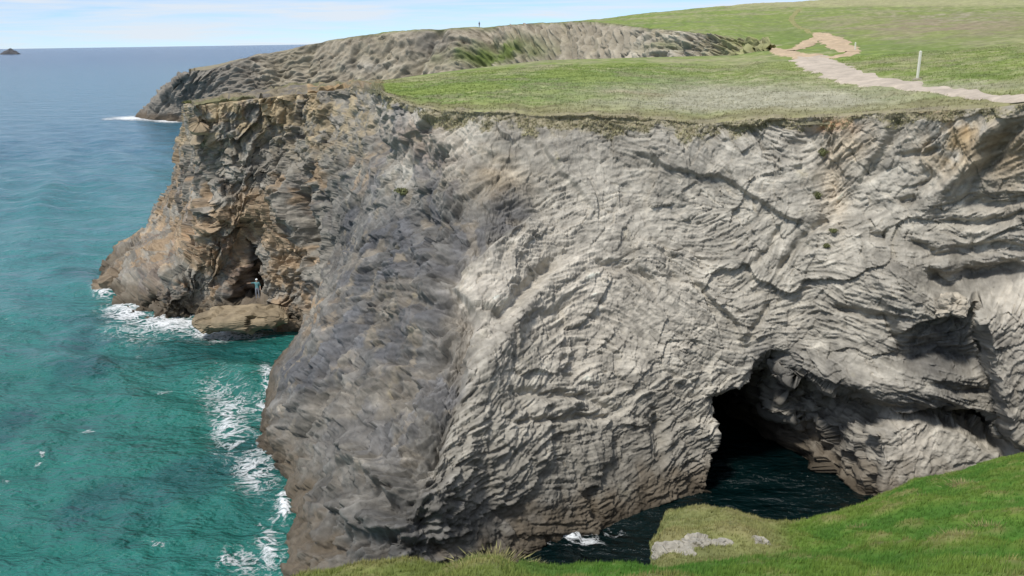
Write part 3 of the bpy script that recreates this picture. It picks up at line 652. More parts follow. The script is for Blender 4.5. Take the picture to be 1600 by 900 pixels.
ground = link('hill', mesh_np('hill', T.reshape(-1, 3), grid_faces(*TRr.shape, keep=keepf), np.clip(tcol, .02, .6)), M_TURF)
tag(ground, 'grassy clifftop rising to a green hillside', kind='structure')
def ground_z(x, y):
    """height of the clifftop sheet at plan positions"""
    a, r = np.arctan2(x, y), np.hypot(x, y)
    fi = np.clip((a - TA[0]) / (TA[1] - TA[0]), 0, TC - 1.001); i = fi.astype(int); f = fi - i
    out = np.zeros(np.shape(x))
    for idx in np.ndindex(np.shape(x)):
        za = np.interp(r[idx], TRr[:, i[idx]], TZ[:, i[idx]]); zb = np.interp(r[idx], TRr[:, i[idx] + 1], TZ[:, i[idx] + 1])
        out[idx] = za * (1 - f[idx]) + zb * f[idx]
    return out
def ground_hit(u, v, rmin=58.0, rmax=470.0):
    d = ray(np.array(float(u)), np.array(float(v))); d = d / np.hypot(d[0], d[1])
    rs = np.linspace(rmin, rmax, 900); z = ground_z(d[0] * rs, d[1] * rs); s = (EYE[2] + d[2] * rs) - z
    k = np.argmax(s < 0)
    if s[k] >= 0: k = len(rs) - 1
    return np.array([d[0] * rs[k], d[1] * rs[k], z[k]])

# ------------------------------------------------------------------ worn earth paths, draped on the ground
def ribbon(name, pix, label, colr, n=160, m=13, lift=0.10):
    C3 = np.array([ground_hit(p[0], p[1]) for p in pix]); Wd = np.array([p[2] for p in pix], float)
    t = np.linspace(0, len(pix) - 1, n); P = catmull(C3, t); W = 0.80 * np.interp(t, np.arange(len(pix)), Wd)
    tang = np.gradient(P[:, :2], axis=0); tang /= np.linalg.norm(tang, axis=1)[:, None]
    nrm = np.stack([-tang[:, 1], tang[:, 0]], -1)
    e = np.linspace(-1, 1, m)
    jl = 0.9 * fbm(P, 3.0, 3, off=3.0); jr = 0.9 * fbm(P, 3.0, 3, off=31.0)
    off = np.where(e[None] < 0, (e[None] * (1 + 0.45 * jl[:, None])), e[None] * (1 + 0.45 * jr[:, None])) * W[:, None]
    xy = P[:, None, :2] + nrm[:, None] * off[..., None]
    z = ground_z(xy[..., 0], xy[..., 1]) + lift - 0.10 * (np.abs(e)[None] > 0.99)
    Q3 = np.concatenate([xy, z[..., None]], -1)
    nn = fbm(Q3, 1.5, 4, off=7.0)[..., None]
    c = np.zeros(Q3.shape) + np.asarray(colr); c = c * (1 + 0.22 * nn)
    fq = grid_faces(n, m)[:, ::-1]
    o = link(name, mesh_np(name, Q3.reshape(-1, 3), fq, np.clip(c, 0, .8)), M_SAND)
    return tag(o, label, kind='structure')
TAN = np.array([0.49, 0.42, 0.34]); ORANGE = np.array([0.49, 0.375, 0.25])
ribbon('path', [(1760, 170, .5), (1600, 158, .55), (1520, 150, .75), (1440, 139, 1.3), (1380, 130, 1.9), (1330, 121, 2.4), (1292, 108, 2.9), (1272, 96, 3.0), (1268, 90, 2.6)], 'pale worn footpath winding along the clifftop', TAN)
ribbon('path', [(1335, 81, 1.0), (1310, 88, 2.4), (1270, 91, 3.0), (1235, 84, 2.6), (1210, 77, 1.6), (1198, 74, 0.8)], 'orange worn earth path crossing toward the bay', ORANGE, lift=0.09)
ribbon('path', [(1330, 82, 1.5), (1316, 74, 2.6), (1300, 64, 3.0), (1287, 56, 2.2), (1276, 52, 1.2)], 'orange eroded path climbing beside a grass island', ORANGE, lift=0.12)
ribbon('path', [(1236, 80, 1.0), (1256, 72, 1.8), (1270, 64, 2.0), (1286, 58, 1.6)], 'narrow earth path curving round a grass island', ORANGE, lift=0.15)
ribbon('path', [(1284, 57, .9), (1262, 48, .7), (1240, 36, .8), (1238, 26, .9), (1250, 14, 1.0)], 'faint trodden track climbing the green hillside', [0.27, 0.26, 0.11], lift=0.10)

# ------------------------------------------------------------------ near grass bank
FA = np.radians(np.linspace(-62, 72, 640))
def ftab(rows):
    R = np.array(rows, float); d = ray(R[:, 0], R[:, 1]); A = np.arctan2(d[:, 0], d[:, 1]); return A, R
def zray(u, v, r): return at_r(np.array(u, float), np.array(v, float), np.array(r, float))[..., 2]
eA, eR = ftab([(-500, 990), (200, 940), (400, 908), (500, 894), (600, 886), (700, 879), (742, 866), (775, 862), (800, 869), (860, 878), (940, 872), (1020, 868), (1130, 866), (1220, 861), (1400, 853), (1600, 849), (1900, 846), (2600, 850)])
ez = zray(eR[:, 0], eR[:, 1], np.full(len(eR), 13.0))
r_e = np.full(FA.shape, 13.0) + 0.35 * np.sin(FA * 23) ; z_e = np.interp(FA, eA, ez) - (r_e - 13) * 0.55
sA, sR = ftab([(1012, 868, 23.5), (1030, 840, 24.5), (1042, 802, 25.5), (1070, 797, 26), (1135, 798, 26), (1175, 815, 25.5), (1205, 828, 25), (1235, 832, 25.3), (1270, 818, 26.3), (1310, 804, 27.5), (1350, 786, 28.5), (1392, 768, 29.5), (1430, 748, 30.3), (1480, 736, 31.5), (1540, 722, 32.5), (1600, 709, 34), (1800, 680, 37), (2600, 640, 42)])
sz = zray(sR[:, 0], sR[:, 1], sR[:, 2])
r_t = np.interp(FA, sA, sR[:, 2]); z_t = np.interp(FA, sA, sz)
spur = sstep(sA[0] - 0.006, sA[0] + 0.004, FA)
fr_rows, fz_rows, ftag = [], [], []
z_foot = z_e - 0.40
for k in range(60):                                      # bank under and before the camera
    t = k / 59; r = 1.2 + (r_e - 1.2) * t ** 0.8
    fr_rows.append(r); fz_rows.append(24.4 + (z_e - 24.4) * ((r - 1.2) / (r_e - 1.2)) + 0.12 * math.sin(math.pi * t)); ftag.append(0)
r_q = r_e + 2.5; z_q = z_e - 2.5 * 0.56 - 0.15
for k in range(1, 8):
    t = k / 7; fr_rows.append(r_e + 2.5 * t); fz_rows.append(z_e + (z_q - z_e) * t ** 0.7 - 2.2 * t * (1 - spur)); ftag.append(1)
for k in range(1, 90):                                   # the spur sloping away
    t = k / 89; rs_ = r_q + (r_t - r_q) * t; zs = z_q + (z_t - z_q) * t + 0.35 * math.sin(math.pi * t)
    rd = r_q + 6 * t; zd = z_q - 2.2 - 16 * t
    fr_rows.append(rs_ * spur + rd * (1 - spur)); fz_rows.append(zs * spur + zd * (1 - spur)); ftag.append(2)
rl, zl = fr_rows[-1], fz_rows[-1]
for k in range(1, 10):
    t = k / 9; fr_rows.append(rl + 5.0 * t); fz_rows.append(zl + (-3 - zl) * t ** 1.3); ftag.append(3)
NRr, NRz = np.array(fr_rows), np.array(fz_rows); ftag = np.array(ftag)
NX, NY = NRr * np.sin(FA), NRr * np.cos(FA); NQ = np.stack([NX, NY, np.zeros_like(NX)], -1)
gn1 = fbm(NQ, 3.2, 3, off=301.0); gn2 = fbm(NQ, 0.8, 3, off=311.0); gn3 = fbm(NQ, 0.28, 2, off=315.0)
wob = np.where(ftag == 3, 0.5, 1.0)[:, None]
wob = wob * np.where(NRr < 6, 0.2, 1)
NZ = NRz + wob * (0.20 * gn1 + 0.10 * gn2 + 0.03 * gn3) - 0.06
NG = np.stack([NX, NY, NZ], -1); NU, NV = proj(NG)
TG1 = np.array([0.075, 0.172, 0.026]); TG2 = np.array([0.135, 0.205, 0.035]); TDRY = np.array([0.27, 0.235, 0.105])
ncol = np.zeros(NG.shape) + TG1
ncol = mixc(ncol, TG2, sstep(-0.3, 0.4, gn1 + 0.4 * gn2)); ncol = mixc(ncol, TDRY, 0.6 * sstep(0.2, 0.65, gn2 * 0.8 + 0.4 * gn1 + .15 * gn3))
knob = sstep(1250, 1190, NU + 25 * gn2) * (ftag >= 1)[:, None]
ncol = mixc(ncol, np.array([0.27, 0.24, 0.115]), 0.62 * knob); ncol = mixc(ncol, np.array([0.34, 0.33, 0.31]), knob * sstep(0.1, 0.4, gn2 + 0.6 * np.exp(-((NU - 1090) / 60) ** 2 - ((NV - 848) / 14) ** 2)) * 0.0)
ncol = mixc(ncol, np.array([0.30, 0.27, 0.20]), 0.7 * (ftag == 3)[:, None])
stripw = (ftag == 0)[:, None] * sstep(950, 700, NU)
ncol = mixc(ncol, TDRY * .95, 0.35 * stripw)
bank = link('grass_bank', mesh_np('grass_bank', NG.reshape(-1, 3), grid_faces(*NRr.shape), np.clip(ncol, .015, .6)), M_TURF)
tag(bank, 'green grassy bank and spur sloping down to the cove', kind='structure')

# ------------------------------------------------------------------ grass blades
def blades(name, base, colr, h, w, nb, seed, lean=0.5, label=None):
    g = np.random.default_rng(seed); n = len(base)
    B = np.repeat(base, nb, 0); c = np.repeat(colr, nb, 0)
    k = len(B); a = g.random(k) * 2 * math.pi
    B = B + np.stack([g.normal(size=k), g.normal(size=k), np.zeros(k)], -1) * h * 0.45
    hh = h * (0.5 + 0.8 * g.random(k)); wv = np.stack([np.cos(a), np.sin(a), np.zeros(k)], -1) * (w * (0.6 + 0.8 * g.random(k)))[:, None]
    la = g.random(k) * 2 * math.pi; ln = lean * (0.3 + g.random(k))
    tip = B + np.stack([np.cos(la) * ln * hh + 0.25 * hh, np.sin(la) * ln * hh, hh], -1)
    B = B - np.array([0, 0, 0.03])
    Vv = np.stack([B - wv, B + wv, tip], 1).reshape(-1, 3)
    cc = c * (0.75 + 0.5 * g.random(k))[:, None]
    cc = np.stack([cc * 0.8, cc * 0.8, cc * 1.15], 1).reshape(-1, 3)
    o = link(name, mesh_np(name, Vv, np.arange(3 * k).reshape(-1, 3), np.clip(cc, 0.01, .6), smooth=False), M_GRASS)
    return tag(o, label, kind='stuff')
def sample_grid(P, colr, mask, n, seed):
    """n points spread by area over the masked quads of a grid"""
    g = np.random.default_rng(seed)
    a, b, c, d = P[:-1, :-1], P[1:, :-1], P[1:, 1:], P[:-1, 1:]
    ar = np.linalg.norm(np.cross(c - a, d - b), axis=-1) * mask[:-1, :-1]
    cdf = np.cumsum(ar.ravel()); k = np.searchsorted(cdf, g.random(n) * cdf[-1])
    i, j = np.unravel_index(np.minimum(k, ar.size - 1), ar.shape); s, t = g.random(n)[:, None], g.random(n)[:, None]
    pos = (a[i, j] * (1 - s) + b[i, j] * s) * (1 - t) + (d[i, j] * (1 - s) + c[i, j] * s) * t
    return pos, colr[i, j]
vis = (NU > 430) & (NU < 1720) & (NV < 960) & (NV > 640) & (ftag[:, None] < 3) 
pb, cb_ = sample_grid(NG, ncol, vis & (NRr < 16), 27000, 41)
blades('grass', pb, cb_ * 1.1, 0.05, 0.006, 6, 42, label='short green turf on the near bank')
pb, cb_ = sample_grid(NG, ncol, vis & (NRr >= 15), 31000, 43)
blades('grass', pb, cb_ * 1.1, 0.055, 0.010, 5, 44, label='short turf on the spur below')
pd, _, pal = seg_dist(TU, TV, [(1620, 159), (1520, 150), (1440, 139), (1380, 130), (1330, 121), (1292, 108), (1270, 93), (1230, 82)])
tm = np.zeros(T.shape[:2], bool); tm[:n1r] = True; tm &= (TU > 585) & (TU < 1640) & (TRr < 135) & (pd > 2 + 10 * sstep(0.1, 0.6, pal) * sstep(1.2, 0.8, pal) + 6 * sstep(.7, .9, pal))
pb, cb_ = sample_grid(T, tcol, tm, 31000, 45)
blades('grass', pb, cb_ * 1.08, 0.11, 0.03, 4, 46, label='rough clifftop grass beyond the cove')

rimg = (rimn > 0.50) & (U > 600) & (U < 1640) & (np.arange(NR) < 60)[:, None]
pb, cb_ = sample_grid(G, np.zeros(G.shape) + np.array([.33, .305, .175]) * (1 + .35 * n2)[..., None], rimg, 2600, 47)
blades('grass', pb, cb_, 0.10, 0.03, 5, 48, lean=1.0, label='straggling grass and thrift hanging over the cliff rim')
# ------------------------------------------------------------------ sea
SA = np.radians(np.concatenate([np.linspace(-75, -33, 30)[:-1], np.linspace(-33, 32, 430), np.linspace(32, 75, 30)[1:]]))
rs = [26.0]
while rs[-1] < 90000: rs.append(rs[-1] + max(0.30, rs[-1] * (0.0072 if rs[-1] < 500 else 0.03)))
SR = np.array(rs); SRr, SAa = np.meshgrid(SR, SA, indexing='ij')
SX, SY = SRr * np.sin(SAa), SRr * np.cos(SAa)
SZ = np.zeros_like(SX); g = np.random.default_rng(77)
near = SRr < 1500
for k in range(46):
    lam = 0.9 * (16 / 0.9) ** g.random(); th = math.radians(205 + g.normal() * 42)     # swell runs in from the open sea
    kx, ky = math.sin(th) * 2 * math.pi / lam, math.cos(th) * 2 * math.pi / lam
    amp = 0.0145 * lam ** 0.80
    ph = kx * SX + ky * SY + g.random() * 6.28
    fade = np.clip(1.6 - 4.5 * np.gradient(SR)[:, None] / lam, 0, 1)
    s = np.sin(ph); SZ += amp * fade * (s + 0.35 * s * s)
SQ = np.stack([SX, SY, np.zeros_like(SX)], -1)
cal = sstep(26, 40, SRr) * np.where((SAa > math.radians(4)), 0.35, 1.0)
SZ = SZ * cal * (0.7 + 0.5 * fbm(SQ, 18.0, 2, off=2.0))
SU, SV = proj(SQ)
sn1 = fbm(SQ, 14.0, 4, off=401.0); sn2 = fbm(SQ, 3.0, 4, off=411.0); sn3 = fbm(SQ, 0.9, 3, off=421.0)
# foam cover: where waves break on rock
FO = np.zeros_like(SX)
for (a, b, su, sv, am) in [(200, 492, 40, 20, .9), (165, 460, 22, 12, .75), (270, 508, 70, 14, 1.0), (340, 525, 70, 13, .95), (400, 528, 40, 9, .75), (230, 520, 80, 22, .5),
                           (360, 660, 42, 60, .62), (400, 740, 40, 45, .62), (425, 690, 26, 50, .55), (445, 795, 14, 26, 1.0), (425, 860, 26, 50, .62), (380, 890, 40, 30, .5), (340, 620, 40, 40, .42),
                           (420, 605, 14, 30, .6), (405, 640, 20, 20, .6), (895, 848, 46, 10, .74), (845, 858, 36, 7, .5), (950, 840, 40, 8, .3), (66, 716, 5, 8, .62), (54, 727, 10, 3, .55), (140, 678, 16, 3, .5), (5, 752, 8, 3, .55),
                           (248, 862, 14, 6, .5), (360, 888, 14, 7, .8), (18, 510, 10, 4, .35), (258, 617, 18, 5, .5), (215, 557, 8, 3, .4),
                           (205, 185, 34, 3.2, 1.2), (265, 189, 26, 3.4, 1.2), (170, 187, 14, 2.0, .7), (240, 187, 50, 3.5, .8)]:
    FO = np.maximum(FO, am * np.exp(-((SU + 9 * sn2 * (b > 300) - a) / su) ** 2 - ((SV + 7 * sn2 * (b > 300) - b) / sv) ** 2))
FO = np.clip(FO * 1.2, 0, 1.3) * (SRr < 600)
SZ += 0.22 * np.clip(FO - 0.45, 0, 1) * (1 + 1.2 * sn3) * (SRr < 200)
SP = np.stack([SX, SY, SZ], -1)
# water colour: green over the shallow sandy cove, bluer with depth, dark over weed and rock, with the cove's shade painted in
TEAL = np.array([0.018, 0.150, 0.122]); TEAL2 = np.array([0.036, 0.185, 0.188]); BLUE = np.array([0.040, 0.138, 0.200]); DEEP = np.array([0.022, 0.075, 0.150])
rr_ = SRr * (1 + 0.12 * sn1)
wc = np.zeros(SP.shape) + TEAL
wc = mixc(wc, TEAL2, sstep(70, 130, rr_)); wc = mixc(wc, BLUE, sstep(120, 330, rr_)); wc = mixc(wc, DEEP, sstep(350, 2500, rr_))
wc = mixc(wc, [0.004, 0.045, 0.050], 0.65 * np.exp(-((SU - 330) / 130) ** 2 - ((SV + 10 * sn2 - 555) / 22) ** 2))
wc = mixc(wc, [0.010, 0.062, 0.072], 0.6 * sstep(0.12, 0.5, sn1) * (SRr < 140))
wc = mixc(wc, [0.015, 0.080, 0.085], 0.5 * np.exp(-((SU - 410) / 60) ** 2 - ((SV - 740) / 110) ** 2))
wc = mixc(wc, [0.001, 0.006, 0.007], 0.985 * sstep(-8, -3, np.degrees(SAa)) * (SRr < 90))  # near-black cove: cliff shade and reflection put into the water colour
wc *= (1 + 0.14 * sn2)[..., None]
m, n, l, b = new_mat('sea_water')
at = n.new('ShaderNodeAttribute'); at.attribute_name = 'Col'; l.new(at.outputs['Color'], b.inputs['Base Color'])
b.inputs['Roughness'].default_value = 0.16; b.inputs['IOR'].default_value = 1.333; b.inputs['Specular IOR Level'].default_value = 0.42
tc = n.new('ShaderNodeTexCoord')
def sea_noise(scale, sx=1.0):
    mp = n.new('ShaderNodeMapping'); mp.inputs['Scale'].default_value = (scale * sx, scale, scale); mp.inputs['Rotation'].default_value = (0, 0, 0.4)
    no = n.new('ShaderNodeTexNoise'); no.inputs['Scale'].default_value = 1.0; no.inputs['Detail'].default_value = 6; no.inputs['Roughness'].default_value = 0.62
    l.new(tc.outputs['Object'], mp.inputs[0]); l.new(mp.outputs[0], no.inputs['Vector']); return no
na, nb_ = sea_noise(0.9), sea_noise(0.10, 0.6)
bp1 = n.new('ShaderNodeBump'); bp1.inputs['Strength'].default_value = 0.9; bp1.inputs['Distance'].default_value = 0.40
bp2 = n.new('ShaderNodeBump'); bp2.inputs['Strength'].default_value = 0.9; bp2.inputs['Distance'].default_value = 5.0
l.new(na.outputs[0], bp1.inputs['Height']); l.new(nb_.outputs[0], bp2.inputs['Height'])
l.new(bp2.outputs[0], bp1.inputs['Normal']); l.new(bp1.outputs[0], b.inputs['Normal'])
M_SEA = m
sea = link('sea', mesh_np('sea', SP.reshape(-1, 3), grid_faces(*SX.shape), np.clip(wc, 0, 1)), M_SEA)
tag(sea, 'teal sea turning blue toward the horizon', kind='structure')
# foam lies on the water as its own broken sheet
m, n, l, b = new_mat('sea_foam'); m.blend_method = 'HASHED' if hasattr(m, 'blend_method') else None
at = n.new('ShaderNodeAttribute'); at.attribute_name = 'Col'
tc = n.new('ShaderNodeTexCoord')
def fno(scale, det, dist):
    no = n.new('ShaderNodeTexNoise'); no.inputs['Scale'].default_value = scale; no.inputs['Detail'].default_value = det
    no.inputs['Roughness'].default_value = 0.65; no.inputs['Distortion'].default_value = dist
    l.new(tc.outputs['Object'], no.inputs['Vector']); return no
fa = fno(0.55, 7, 1.6)
vo = n.new('ShaderNodeMath'); vo.operation = 'SUBTRACT'; vo.inputs[1].default_value = 0.5; l.new(fa.outputs[0], vo.inputs[0])
ab = n.new('ShaderNodeMath'); ab.operation = 'ABSOLUTE'; l.new(vo.outputs[0], ab.inputs[0])
mu = n.new('ShaderNodeMath'); mu.operation = 'MULTIPLY_ADD'; mu.inputs[1].default_value = -6.0; mu.inputs[2].default_value = 0.42   # lace lines
l.new(ab.outputs[0], mu.inputs[0])
sepc = n.new('ShaderNodeSeparateColor'); l.new(at.outputs['Color'], sepc.inputs[0])
ad = n.new('ShaderNodeMath'); ad.operation = 'ADD'; l.new(mu.outputs[0], ad.inputs[0]); l.new(sepc.outputs[0], ad.inputs[1])
fb = fno(2.6, 5, 0.5)
ad2 = n.new('ShaderNodeMath'); ad2.operation = 'ADD'; l.new(ad.outputs[0], ad2.inputs[0]); l.new(fb.outputs[0], ad2.inputs[1])
mr = n.new('ShaderNodeMapRange'); mr.inputs['From Min'].default_value = 1.06; mr.inputs['From Max'].default_value = 1.75
l.new(ad2.outputs[0], mr.inputs['Value']); l.new(mr.outputs[0], b.inputs['Alpha'])
b.inputs['Base Color'].default_value = (0.80, 0.83, 0.84, 1); b.inputs['Roughness'].default_value = 0.7
M_FOAM = m
def foam_patch(mask, label):
    f = (FO > 0.10) & mask
    keep = f[:-1, :-1] | f[1:, :-1] | f[1:, 1:] | f[:-1, 1:]
    q = grid_faces(*SX.shape, keep=keep); uq, inv = np.unique(q, return_inverse=True)
    Pf = SP.reshape(-1, 3)[uq] + np.array([0, 0, 0.05]); cf = np.repeat(FO.ravel()[uq][:, None], 3, 1)
    o = link('foam', mesh_np('foam', Pf, inv.reshape(-1, 4), cf), M_FOAM); return tag(o, label, kind='stuff')
foam_patch((SRr > 200), 'white surf along the foot of the distant headland')
foam_patch((SRr <= 200) & (SV < 575), 'white surf breaking round the rocky point')
foam_patch((SRr <= 200) & (SV >= 575) & (SU < 330), 'small white wave crests out on the green water')
foam_patch((SRr <= 200) & (SV >= 575) & (SU >= 330) & (SU < 700), 'lacy foam washing along the dark cliff foot')
foam_patch((SRr <= 200) & (SU >= 700), 'bright white foam in the shaded cove')

# ------------------------------------------------------------------ single rocks
def bank_hit(u, v):
    k = np.argmin(np.hypot(NU - u, NV - v) + (ftag[:, None] == 3) * 50); return NG.reshape(-1, 3)[k]
def rock(name, size, seed, colr, loc, label, cat='rock', rot=0.0, sub=4, mat=None, flat=0.0, group=None):
    bm = bmesh.new(); bmesh.ops.create_icosphere(bm, subdivisions=sub, radius=1.0)
    P = np.array([v.co[:] for v in bm.verts]); S = np.array(size)
    P = np.sign(P) * np.abs(P) ** 0.75                  # boxier than a ball
    W = P * S; off = seed * 13.7
    fa_, ia = facets(W + off, max(size) * 0.75); fb_, ib = facets(W + off, max(size) * 0.3, 4.0)
    mn = min(size)
    W = W + P / np.linalg.norm(P, axis=1)[:, None] * (mn * (0.45 * fa_ + 0.18 * fb_ + 0.22 * fbm(W + off, max(size) * 0.7, 4)))[:, None]
    c = np.zeros(W.shape) + np.asarray(colr); c = c * (1 + 0.25 * (ib - .5) + 0.3 * fbm(W + off, max(size) * .3, 3))[:, None]
    tri = np.array([[v.index for v in f.verts] for f in bm.faces]); bm.free()
    o = link(name, mesh_np(name, W, tri, np.clip(c, .02, .7), smooth=False), mat or M_ROCK)
    o.location = loc; o.rotation_euler = (flat, 0, rot)
    return tag(o, label, cat, group)
p, nn = on_cliff(1485, 470)
rock('boulder', (0.75, 0.6, 0.55), 1, (0.46, 0.41, 0.33), p + nn * 0.4, 'small pale boulder lodged under the overhang of the cliff', 'boulder')
p = at_r(np.array(372.), np.array(497.), 90.0)
rock('rock_ledge', (4.3, 2.2, 0.9), 2, (0.27, 0.215, 0.14), p + np.array([0, 1.2, -0.45]), 'low ochre rock ledge awash below the sea cave on the point', 'rock', 0.12, 5)
LEDGE = p
p = at_z(np.array(182.), np.array(448.), 0.4)
rock('rock', (2.6, 1.8, 1.4), 3, (0.21, 0.165, 0.115), p, 'brown wave-washed rock at the seaward tip of the point', 'rock', 0.4, 4)
p = at_z(np.array(455.), np.array(505.), 0.3)
rock('rock', (2.2, 1.6, 1.0), 4, (0.24, 0.19, 0.13), p, 'brown rock at the back of the narrow inlet', 'rock', 0.9, 4)
for i, (u, v, sz_, lab) in enumerate([
        (1050, 856, (.36, .22, .16), 'pale jagged outcrop at the seaward end of the grassy knob'), (1088, 850, (.32, .2, .15), 'pale grey outcrop facing the viewer in the middle of the knob'),
        (1124, 853, (.28, .18, .13), 'pale outcrop at the landward end of the grey rock band on the knob'), (1072, 866, (.40, .18, .09), 'low flat pale rock below the other knob outcrops'),
        (1186, 846, (.24, .16, .08), 'small flat grey stone where the knob joins the green spur')]):
    p = bank_hit(u, v)
    rock('rock_outcrop', sz_, 20 + i, (.36, .335, .28), p + np.array([0, 0, -.07]), lab, 'rock', 0.5 * i, 5, None, 0.0, 'outcrops on the grassy knob')
p = at_r(np.array(16.), np.array(81.), 5200.0); p[2] = 0
# island far out
isl_bm = [(-42, 4), (-34, 12), (-26, 14), (-18, 20), (-10, 21), (-4, 28), (2, 31), (6, 25), (14, 20), (22, 17), (30, 11), (40, 4)]
ix = np.linspace(-46, 44, 60); iz = np.interp(ix, [q[0] for q in isl_bm], [q[1] for q in isl_bm], left=0, right=0)
iy = np.linspace(-1, 1, 21)
IX, IY = np.meshgrid(ix, iy, indexing='xy'); IZ = np.interp(IX, ix, iz) * np.sqrt(np.clip(1 - IY ** 2, 0, 1)) 
IP = np.stack([IX, IY * 22, IZ - 1.5], -1); IP[..., 2] += 3 * fbm(IP, 12.0, 4, off=6.0) * (IZ > 1)
isl = link('island', mesh_np('island', IP.reshape(-1, 3), grid_faces(21, 60)[:, ::-1], np.zeros((21 * 60, 3)) + np.array([0.10, 0.10, 0.105]), smooth=False), M_FAR)
isl.location = p; tag(isl, 'small dark rocky island on the sea horizon', 'island')

# ------------------------------------------------------------------ marker posts
M_POST = mat_plain('weathered_white_paint', (0.66, 0.66, 0.56), 0.7, 0.12, 9.0)
M_POSTD = mat_plain('weathered_timber', (0.30, 0.27, 0.20), 0.85, 0.25, 9.0)
def post(base, h, w, lean, label):
    root = bpy.data.objects.new('marker_post', None); C.objects.link(root); root.location = base
    tag(root, label, 'post', 'clifftop marker posts')
    bm = bmesh.new(); bmesh.ops.create_cube(bm, size=1.0)
    for v in bm.verts: v.co = Vector((v.co.x * w, v.co.y * w, (v.co.z + 0.5) * h - 0.1))
    bmesh.ops.bevel(bm, geom=list(bm.edges), offset=w * 0.12, segments=2, affect='EDGES')
    me = bpy.data.meshes.new('shaft'); bm.to_mesh(me); bm.free(); s = link('shaft', me, M_POST, root)
    bm = bmesh.new(); bmesh.ops.create_cone(bm, cap_ends=True, segments=4, radius1=w * 0.74, radius2=w * 0.15, depth=w * 0.5)
    for v in bm.verts: v.co = Matrix.Rotation(math.pi / 4, 3, 'Z') @ v.co + Vector((0, 0, h - 0.1 + w * 0.25))
    me = bpy.data.meshes.new('cap'); bm.to_mesh(me); bm.free(); link('cap', me, M_POST, root)
    bm = bmesh.new(); bmesh.ops.create_icosphere(bm, subdivisions=2, radius=1.0)
    for v in bm.verts:
        k = 1 + 0.25 * math.sin(5 * v.co.x + 3 * v.co.y); v.co = Vector((v.co.x * w * 2.2 * k, v.co.y * w * 1.8 * k, v.co.z * 0.16))
    me = bpy.data.meshes.new('footing'); bm.to_mesh(me); bm.free(); link('footing', me, M_POSTD, root)
    root.rotation_euler = (0, lean, 0.3)
    return root
pp = ground_hit(1433, 125); hh = 40 / F * np.hypot(*pp[:2]) * 1.02
post(Vector(pp), float(hh), 0.075 * float(hh), 0.055, 'tall leaning white marker post beside the clifftop path')
pp = ground_hit(1336, 79); hh = 12 / F * np.hypot(*pp[:2])
post(Vector(pp), float(hh), 0.16, 0.0, 'small distant white post where the orange path ends')

